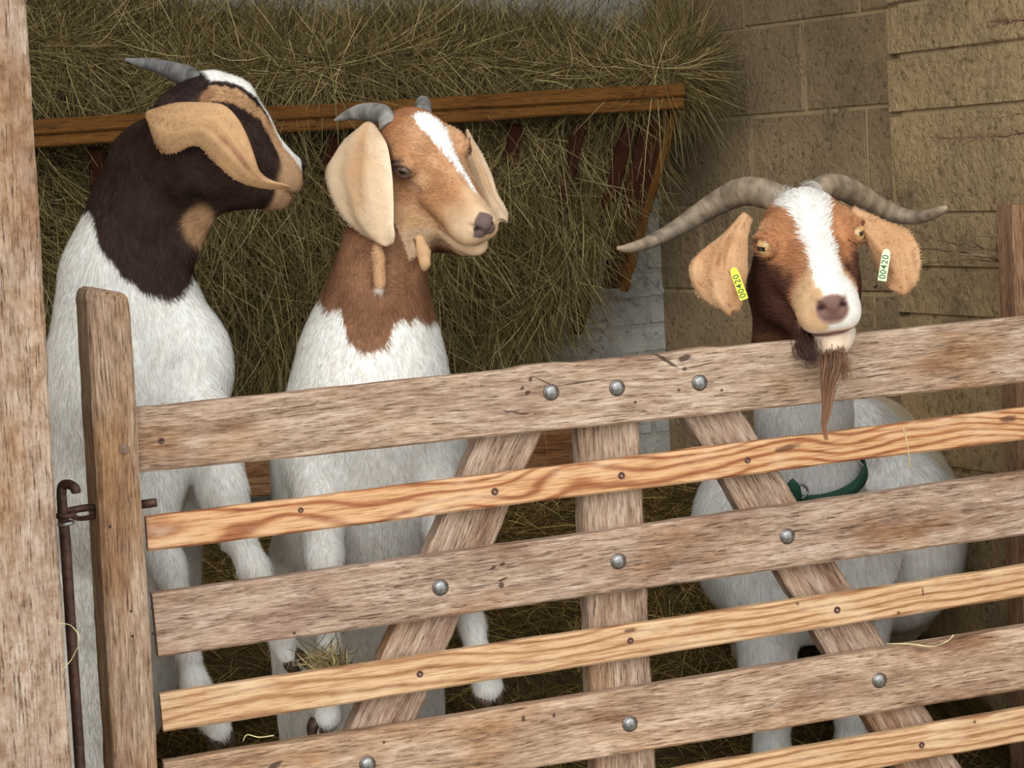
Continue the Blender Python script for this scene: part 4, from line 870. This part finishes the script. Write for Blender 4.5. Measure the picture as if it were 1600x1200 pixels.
def e2c(v, uv, fr):
    c = np.tile(s2l((206, 180, 148)), (len(v), 1)); k = (.35-np.abs(uv[:, 1]-.55))*3*np.clip((.72-uv[:, 0])*3, 0, 1)+.35*vnoise(v, 30); c = smix(c, np.tile(s2l((198, 158, 120)), (len(v), 1)), k)
    e = np.minimum(uv[:, 1], 1-uv[:, 1]); return smix(c, np.tile(s2l((222, 200, 170)), (len(v), 1)), (.12-e)/.1+.2*vnoise(v, 60))
g2, _ = build_goat('goat', 'white goat with light brown head and white blaze turned right, middle of the three', (-.50, 3.66, .05), (.05, 4.80, 1.74), g2_make, g2_col, [dict(shell=ear2a, col=e2c), dict(shell=ear2b, col=e2c)], None,
    lambda c: np.where(c[:, 2] > .8, 1, .35)*np.where(H2.loc(c)[:, 0] > -.05, 2.0, 1)*np.where(c[:, 1] < 4.25, 1, .3), 140000, fdir(H2), hlen(H2, .009, .015), h=.0036)
eyes(H2, g2, (104, 82, 66), 1.15)
GC = ((100, 98, 94), (150, 146, 140))
horn(g2, [(H2.w((.012, -.028, .050)), .016), J(600, 180, 4.03, 13), J(580, 176, 4.06, 12.5), J(560, 176, 4.09, 10), J(540, 181, 4.11, 6), J(523, 188, 4.13, 1.5)], cols=GC, rings=12)
horn(g2, [(H2.w((.012, .028, .050)), .015), J(662, 168, 4.12, 12), J(661, 163, 4.17, 11), J(656, 164, 4.22, 8), J(650, 170, 4.26, 3)], cols=GC, rings=12)
hoof(g2, P(500, 1120, 3.835), .017, P(497, 1155, 3.83)-P(500, 1120, 3.835), D); hoof(g2, P(762, 1072, 3.915), .019, P(775, 1110, 3.91)-P(762, 1072, 3.915), D)

# ---- right goat: long horns, chin over the top rail -------------------------------------------
H3 = Head([[0.0073, 0.9948, -0.1019], [-0.9681, -0.0185, -0.2498], [-0.2504, 0.1005, 0.9629]], [0.5697, 4.1666, 1.3342], 1.6950, .9)
def g3_make(Fd):
    head_sdf(Fd, H3, None, muz=.98, cheek=1.0, cr=1.5, nose=.0165, dz=-.007, eo=.0112, es=1.25)
    chain(Fd, [(H3.w((-.01, 0, -.01)), .075), J(1243, 450, 4.24, 62), J(1250, 540, 4.27, 66), J(1256, 640, 4.30, 68), J(1264, 740, 4.34, 72)], .04)
    Fd.cone(*J(1205, 450, 4.16, 28), *J(1212, 540, 4.2, 30), .03)
    chain(Fd, [J(1266, 765, 4.38, 80), J(1262, 860, 4.48, 145)], .05)
    Fd.ell(P(1340, 815, 4.95), (.235, .42, .245), None, .08); Fd.ell(P(1165, 840, 4.55), (.115, .14, .17), None, .06); Fd.ell(P(1400, 840, 4.65), (.135, .16, .19), None, .06)
    Fd.cone(*J(1330, 680, 4.6, 60), *J(1370, 700, 5.1, 75), .06)
    G_ = lambda x, d, r: (P(x, 1300, d)*[1, 1, 0]+Zv*.12, r)
    chain(Fd, [J(1195, 940, 4.45, 58), J(1200, 1050, 4.44, 40), J(1206, 1120, 4.43, 27), J(1206, 1170, 4.43, 24), J(1206, 1240, 4.42, 22), G_(1206, 4.42, .026)], .03)
    chain(Fd, [J(1345, 940, 4.55, 56), J(1345, 1030, 4.55, 36), J(1333, 1110, 4.55, 26), J(1330, 1170, 4.55, 24), J(1330, 1240, 4.55, 22), G_(1330, 4.55, .026)], .03)
    chain(Fd, [J(1200, 900, 4.95, 70), J(1180, 1050, 5.15, 34), J(1172, 1150, 5.1, 17), G_(1172, 5.1, .024)], .04)
    chain(Fd, [J(1420, 900, 4.95, 72), J(1415, 990, 5.10, 44), J(1400, 1060, 5.2, 22), J(1395, 1120, 5.15, 17), G_(1395, 5.12, .024)], .04)
def g3_col(V):
    L = H3.loc(V); f, l, u = L.T; n1 = vnoise(V, 30); n2 = vnoise(V, 100); T = lambda c: np.tile(s2l(c), (len(V), 1))
    C = T((82, 52, 40)); zb = P(1260, 612, 4.2)[2]; C = smix(C, T((244, 241, 236)), (zb-V[:, 2]+.012*n1)/.012+.5)
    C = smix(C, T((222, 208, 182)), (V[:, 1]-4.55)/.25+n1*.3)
    hd = ((np.abs(l) < .08) & (f < .25))*np.clip((f+.05)/.03, 0, 1)*np.clip((u+.10)/.02, 0, 1)
    C = smix(C, smix(T((180, 126, 88)), T((158, 102, 68)), n1*.7+.3), hd)
    C = smix(C, T((200, 154, 112)), hd*(.026-np.hypot((f-.075), (u-.034)))/.012*(np.abs(l) > .026)*.8)
    # dark brown cheeks below the eyes
    C = smix(C, smix(T((92, 58, 46)), T((70, 44, 36)), n1), hd*np.clip((.018-u+.004*n1)/.008, 0, 1)*np.clip((.168-f+.006*n1)/.02, 0, 1)*np.clip((np.abs(l)-.022+.002*n1)/.006, 0, 1))
    C = smix(C, T((206, 168, 128)), hd*np.clip((f-.158+.005*n1)/.012, 0, 1))
    C = smix(C, T((236, 230, 222)), hd*np.clip((f-.165)/.012, 0, 1)*np.clip((l-.010)/.006, 0, 1))
    C = smix(C, T((176, 122, 82)), hd*(.008-np.abs(np.abs(l)-.030))/.005*np.clip((.15-f)/.03, 0, 1)*(f > .06)*(u > -.005)*.9)
    wb = np.interp(f, [-.05, .03, .07, .10, .14, .19, .21], [.034, .033, .026, .018, .0165, .019, .014]); cl = np.interp(f, [0, .1, .2], [-.001, .004, .005])
    C = smix(C, T((234, 229, 220)), (wb-np.abs(l-cl)+.0018*n2)/.003*(u > (.064-.28*f)-.040)*hd)
    C = smix(C, T((236, 214, 190)), hd*np.clip((f-.172)/.01, 0, 1)*np.clip((-.030-u)/.008, 0, 1)*.7)
    C = smix(C, T((178, 142, 126)), hd*(f > .195)*(1.02-np.hypot(l/.0195, (u+.0115)/.0185))/.2)
    C = smix(C, T((122, 92, 84)), hd*np.clip((f-.212)/.006, 0, 1)*(.98-np.hypot(l/.019, (u+.010)/.0165))/.2)
    C = smix(C, T((150, 112, 104)), (.0045-np.abs(u+.0425))/.002*(f > .150)*(np.abs(l) < .04)*hd)
    e = np.stack([f-EC[0], np.abs(l)-EC[1]-.012, u-EC[2]], 1); C = smix(C, T((128, 86, 64)), (.0165-np.linalg.norm(e*[.8, .6, 1.15], axis=1))/.004)
    return nostrils(C, L)
ear3a = ear([((1158, 340), (1176, 344)), ((1128, 371), (1169, 368)), ((1098, 393), (1168, 396)), ((1080, 413), (1167, 425)), ((1080, 436), (1163, 450)), ((1092, 461), (1161, 470)), ((1116, 480), (1158, 482)), ((1144, 488), (1151, 488))],
            [(4.09, 4.07), (4.07, 4.04), (4.06, 4.02), (4.05, 4.01), (4.04, 4.0), (4.03, 4.0), (4.02, 4.0), (4.01, 4.0)], camber=.012, th=.008)
ear3b = ear([((1334, 322), (1338, 350)), ((1366, 338), (1350, 374)), ((1395, 351), (1362, 398)), ((1419, 362), (1370, 416)), ((1433, 382), (1377, 431)), ((1438, 408), (1384, 445)), ((1433, 441), (1393, 453)), ((1416, 461), (1406, 460))],
            [(4.05, 4.05), (4.03, 4.03), (4.02, 4.02), (4.01, 4.01), (4.0, 4.0), (3.99, 3.99), (3.98, 3.98), (3.98, 3.98)], camber=.012, th=.008)
def e3c(v, uv, fr):
    c = np.tile(s2l((202, 162, 122)), (len(v), 1)); vein = np.abs(np.sin(uv[:, 1]*11+uv[:, 0]*2.2+.5*vnoise(v, 25))); return smix(smix(c, np.tile(s2l((178, 134, 96)), (len(v), 1)), .5+.6*vnoise(v, 26)), np.tile(s2l((140, 94, 62)), (len(v), 1)), (.13-vein)/.13*.9)
g3, _ = build_goat('goat', 'white goat with long curved horns resting its chin on the top rail', (.33, 3.76, .05), (1.22, 5.50, 1.60), g3_make, g3_col, [dict(shell=ear3a, col=e3c), dict(shell=ear3b, col=e3c)], None,
    lambda c: np.where(c[:, 2] > .8, 1, .35)*np.where(H3.loc(c)[:, 0] > -.05, 1.7, 1)*np.where(c[:, 1] < 4.9, 1, .4), 150000, fdir(H3), hlen(H3, .016, .020), h=.0044)
eyes(H3, g3, (206, 166, 110), 1.25)
HC = ((98, 86, 72), (148, 130, 108))
horn(g3, [J(1232, 322, 4.10, 21), J(1200, 304, 4.12, 23), J(1165, 299, 4.16, 23), J(1128, 313, 4.2, 20), J(1090, 336, 4.22, 16.5), J(1050, 361, 4.22, 13), J(1010, 380, 4.20, 10), J(982, 388, 4.17, 7.5), J(965, 388, 4.15, 3)], cols=HC, rings=44, amp=.035, flat=1.0)
horn(g3, [J(1268, 308, 4.12, 20), J(1290, 291, 4.15, 19), J(1318, 294, 4.18, 19.5), J(1350, 311, 4.22, 19), J(1385, 329, 4.24, 15.5), J(1420, 339, 4.23, 12), J(1452, 336, 4.20, 9.5), J(1472, 328, 4.17, 7), J(1480, 324, 4.16, 3)], cols=HC, rings=44, amp=.035, flat=1.0)
# crown hair, beard
tw = [(226, 220, 212), (240, 236, 228), (214, 206, 196)]
b0 = H3.w((.170, 0, -.073))
bc = [(66, 46, 38), (96, 66, 50), (84, 58, 46), (84, 58, 46), (152, 112, 82)]
beard = hair_lock('beard', [(b0, .015), (P(1300, 572, 3.86), .015), (P(1293, 605, 3.855), .009), (P(1291, 640, 3.86), .0055), (P(1288, 668, 3.865), .003), (P(1294, 694, 3.87), .001)], 230, g3, bc, .004, .0007, 14)
beard['label'] = 'thin brown beard hanging over the rail'
hair_lock('beard', [(b0+D*.01, .012), (P(1310, 560, 3.87), .012), (P(1322, 580, 3.87), .009), (P(1318, 600, 3.87), .007)], 120, g3, bc, .005, .0006, 10)
hair_lock('beard', [(P(1258, 525, 3.94), .014), (P(1256, 545, 3.90), .016), (P(1268, 558, 3.885), .012), (P(1275, 560, 3.885), .006)], 260, g3, [(72, 46, 38), (90, 58, 46), (60, 40, 34)], .006, .0007, 9)
for q in (-1, 1):
    hair_lock('forelock', [(H3.w((-.012, q*.010+.001, .062)), .008), (H3.w((.015, q*.017+.001, .0685)), .009), (H3.w((.045, q*.019+.001, .0655)), .008), (H3.w((.080, q*.014+.002, .0505)), .005)], 260, g3, tw, .006, .0005, 9)
# collar
cgreen = plain('green_webbing', (44, 84, 66), .75, 0, .3, 300, .25, .0006)
cc_, ax_ = P(1270, 735, 4.335), unit(Zv-D*.26+N*.10)
e1_ = unit(D-ax_*np.dot(D, ax_)); e2_ = np.cross(ax_, e1_)
def ringbelt(c, e1, e2, ax, r1, r2, w, th, n=72, sag=0):
    V = []
    for t in np.linspace(0, 2*np.pi, n, endpoint=False):
        o = math.cos(t)*e1*r1+math.sin(t)*e2*r2; p = c+o; q = unit(o); p = p-ax*sag*max(0, -np.dot(q, unit(e2)) if np.dot(e2, N) < 0 else np.dot(q, unit(e2)))
        V += [p-ax*w/2, p+q*th-ax*w/2*.9, p+q*th+ax*w/2*.9, p+ax*w/2]
    Fc = []
    for i in range(n):
        k = (i+1) % n
        for j in range(4): m = (j+1) % 4; Fc.append([i*4+j, k*4+j, k*4+m, i*4+m])
    return np.array(V), Fc
v, f = ringbelt(cc_, e1_, e2_, ax_, .101, .104, .026, .004, sag=.03); collar = mesh_np('collar', v, f, cgreen, g3)
bk = P(1250, 768, 4.205); v, f = tube([bk+.013*(math.cos(t)*D*1.2+math.sin(t)*Zv) for t in np.linspace(0, 2*np.pi, 20)], .0028, 8); mesh_np('buckle', v, f, zinc, collar)
v, f = tube([bk-Zv*.022-D*.004, bk-D*.01+Zv*.01, bk+Zv*.022-D*.02], [.010, .011, .008], 10, flat=.4, up=N); mesh_np('strap_end', v, f, cgreen, collar)
# ear tags with their number
def ear_tag(a, b, w, colr, d, nm):
    A_, B_ = P(a[0], a[1], d), P(b[0], b[1], d); X = unit(A_-B_); L = np.linalg.norm(A_-B_); M = frame(B_, X, np.cross(X, unit(CC-B_))*1.0)
    # local: x along the tag, y faces the camera or away, z across
    Y = np.array(M)[:3, 1]; sg = 1 if np.dot(Y, CC-B_) > 0 else -1
    pts = [(0, -w/2), (L*.78, -w/2)]+[(L-w*.42+w*.42*math.cos(t), w*.42*math.sin(t)) for t in np.linspace(-1.5, 1.5, 10)]+[(L*.78, w/2), (0, w/2)]
    n = len(pts); V = [(x, -sg*.0012, z) for x, z in pts]+[(x, sg*.0012, z) for x, z in pts]; Fc = [list(range(n)), [n+i for i in range(n)][::-1]]+[[i, n+i, n+(i+1) % n, (i+1) % n] for i in range(n)]
    mt = plain(nm, colr, .45, 0, .4, 40, .05, .0001); o = mesh_np('ear_tag', np.array(V), Fc, mt, g3, smooth=False, M=M)
    cu = bpy.data.curves.new('num', 'FONT'); cu.body = '00420'; cu.size = w*1.05; cu.align_x = 'LEFT'; cu.align_y = 'CENTER'; cu.extrude = .0002; cu.offset = .00012; cu.space_character = 1.12
    to = bpy.data.objects.new('num', cu); COL.objects.link(to); dg = bpy.context.evaluated_depsgraph_get(); me = bpy.data.meshes.new_from_object(to.evaluated_get(dg)); bpy.data.objects.remove(to)
    me.materials.clear(); me.materials.append(plain(nm+'_ink', (58, 92, 60), .7, ns=40, var=.05)); tv = np.zeros(len(me.vertices)*3, np.float32); me.vertices.foreach_get('co', tv); tv = tv.reshape(-1, 3)
    # text x -> local x, text y -> local z (up when read from the camera), text z -> towards the camera
    up = unit(np.cross(unit(CC-B_), X)); tw_ = B_+X*(L*.06+tv[:, :1])+up*tv[:, 1:2]+unit(CC-B_)*(.0016+tv[:, 2:3]); wi = g3.matrix_world.inverted()
    me.vertices.foreach_set('co', (tw_@np.array(M.to_3x3())-np.array(M.to_3x3()).T@B_).astype(np.float32).ravel()); me.update()
    t2 = bpy.data.objects.new('tag_number', me); COL.objects.link(t2); t2.parent = o; return o
ear_tag((1145, 418), (1163, 468), .0155, (226, 226, 62), 3.975, 'yellow_tag')['label'] = 'yellow ear tag'
ear_tag((1386, 389), (1378, 439), .0155, (206, 224, 178), 3.965, 'pale_green_tag')['label'] = 'pale green ear tag'

# tuft of hay held between the forelegs on the lower rail, loose stems on the gate
def tuft(px, py, d, n, L, spread, label, cat='hay'):
    c = P(px, py, d); p = c+rng.normal(size=(n, 3))*spread; dd = rng.normal(size=(n, 3))*[1, .35, .8]
    V, Fc, C = strands(p, dd, rng.uniform(*L, n), rng.uniform(.001, .0022, n), rng.normal(size=(n, 3))*.5, hay_colors(n, 1.5), 4, np.tile(N, (n, 1))+rng.normal(size=(n, 3))*.4, .5)
    return tag(mesh_np('hay_tuft', V, Fc, HAYM, smooth=False, col=np.clip(C, .002, 1)), label, cat)
tuft(515, 1036, 3.80, 150, (.02, .05), [.022, .006, .010], 'small tuft of hay caught beside the forelegs above the lower pine rail')
def stem(pts, label, r=.0011):
    v, f = tube(spline([P(*q) for q in pts], 14), r, 5); return tag(mesh_np('straw_stem', v, f, plain('pale_straw', (206, 190, 140), .6, ns=50)), label, 'straw')
stem([(1411, 668, 3.93), (1417, 690, 3.925), (1421, 718, 3.93), (1422, 732, 3.94)], 'single pale straw hanging over the upper pine rail on the right')
stem([(1384, 1006, 3.94), (1420, 1006, 3.93), (1455, 1010, 3.92), (1480, 1002, 3.925), (1490, 992, 3.93)], 'pale straw lying along the top of the lower oak rail on the right')
stem([(380, 1158, 3.70), (386, 1148, 3.69), (405, 1152, 3.69), (428, 1149, 3.70)], 'pale straw in front of the leftmost hoof')
stem([(92, 974, 3.346), (112, 978, 3.343), (124, 1000, 3.34), (112, 1030, 3.343), (98, 1046, 3.346)], 'curled pale fibre stuck on the edge of the timber pillar', .0006)
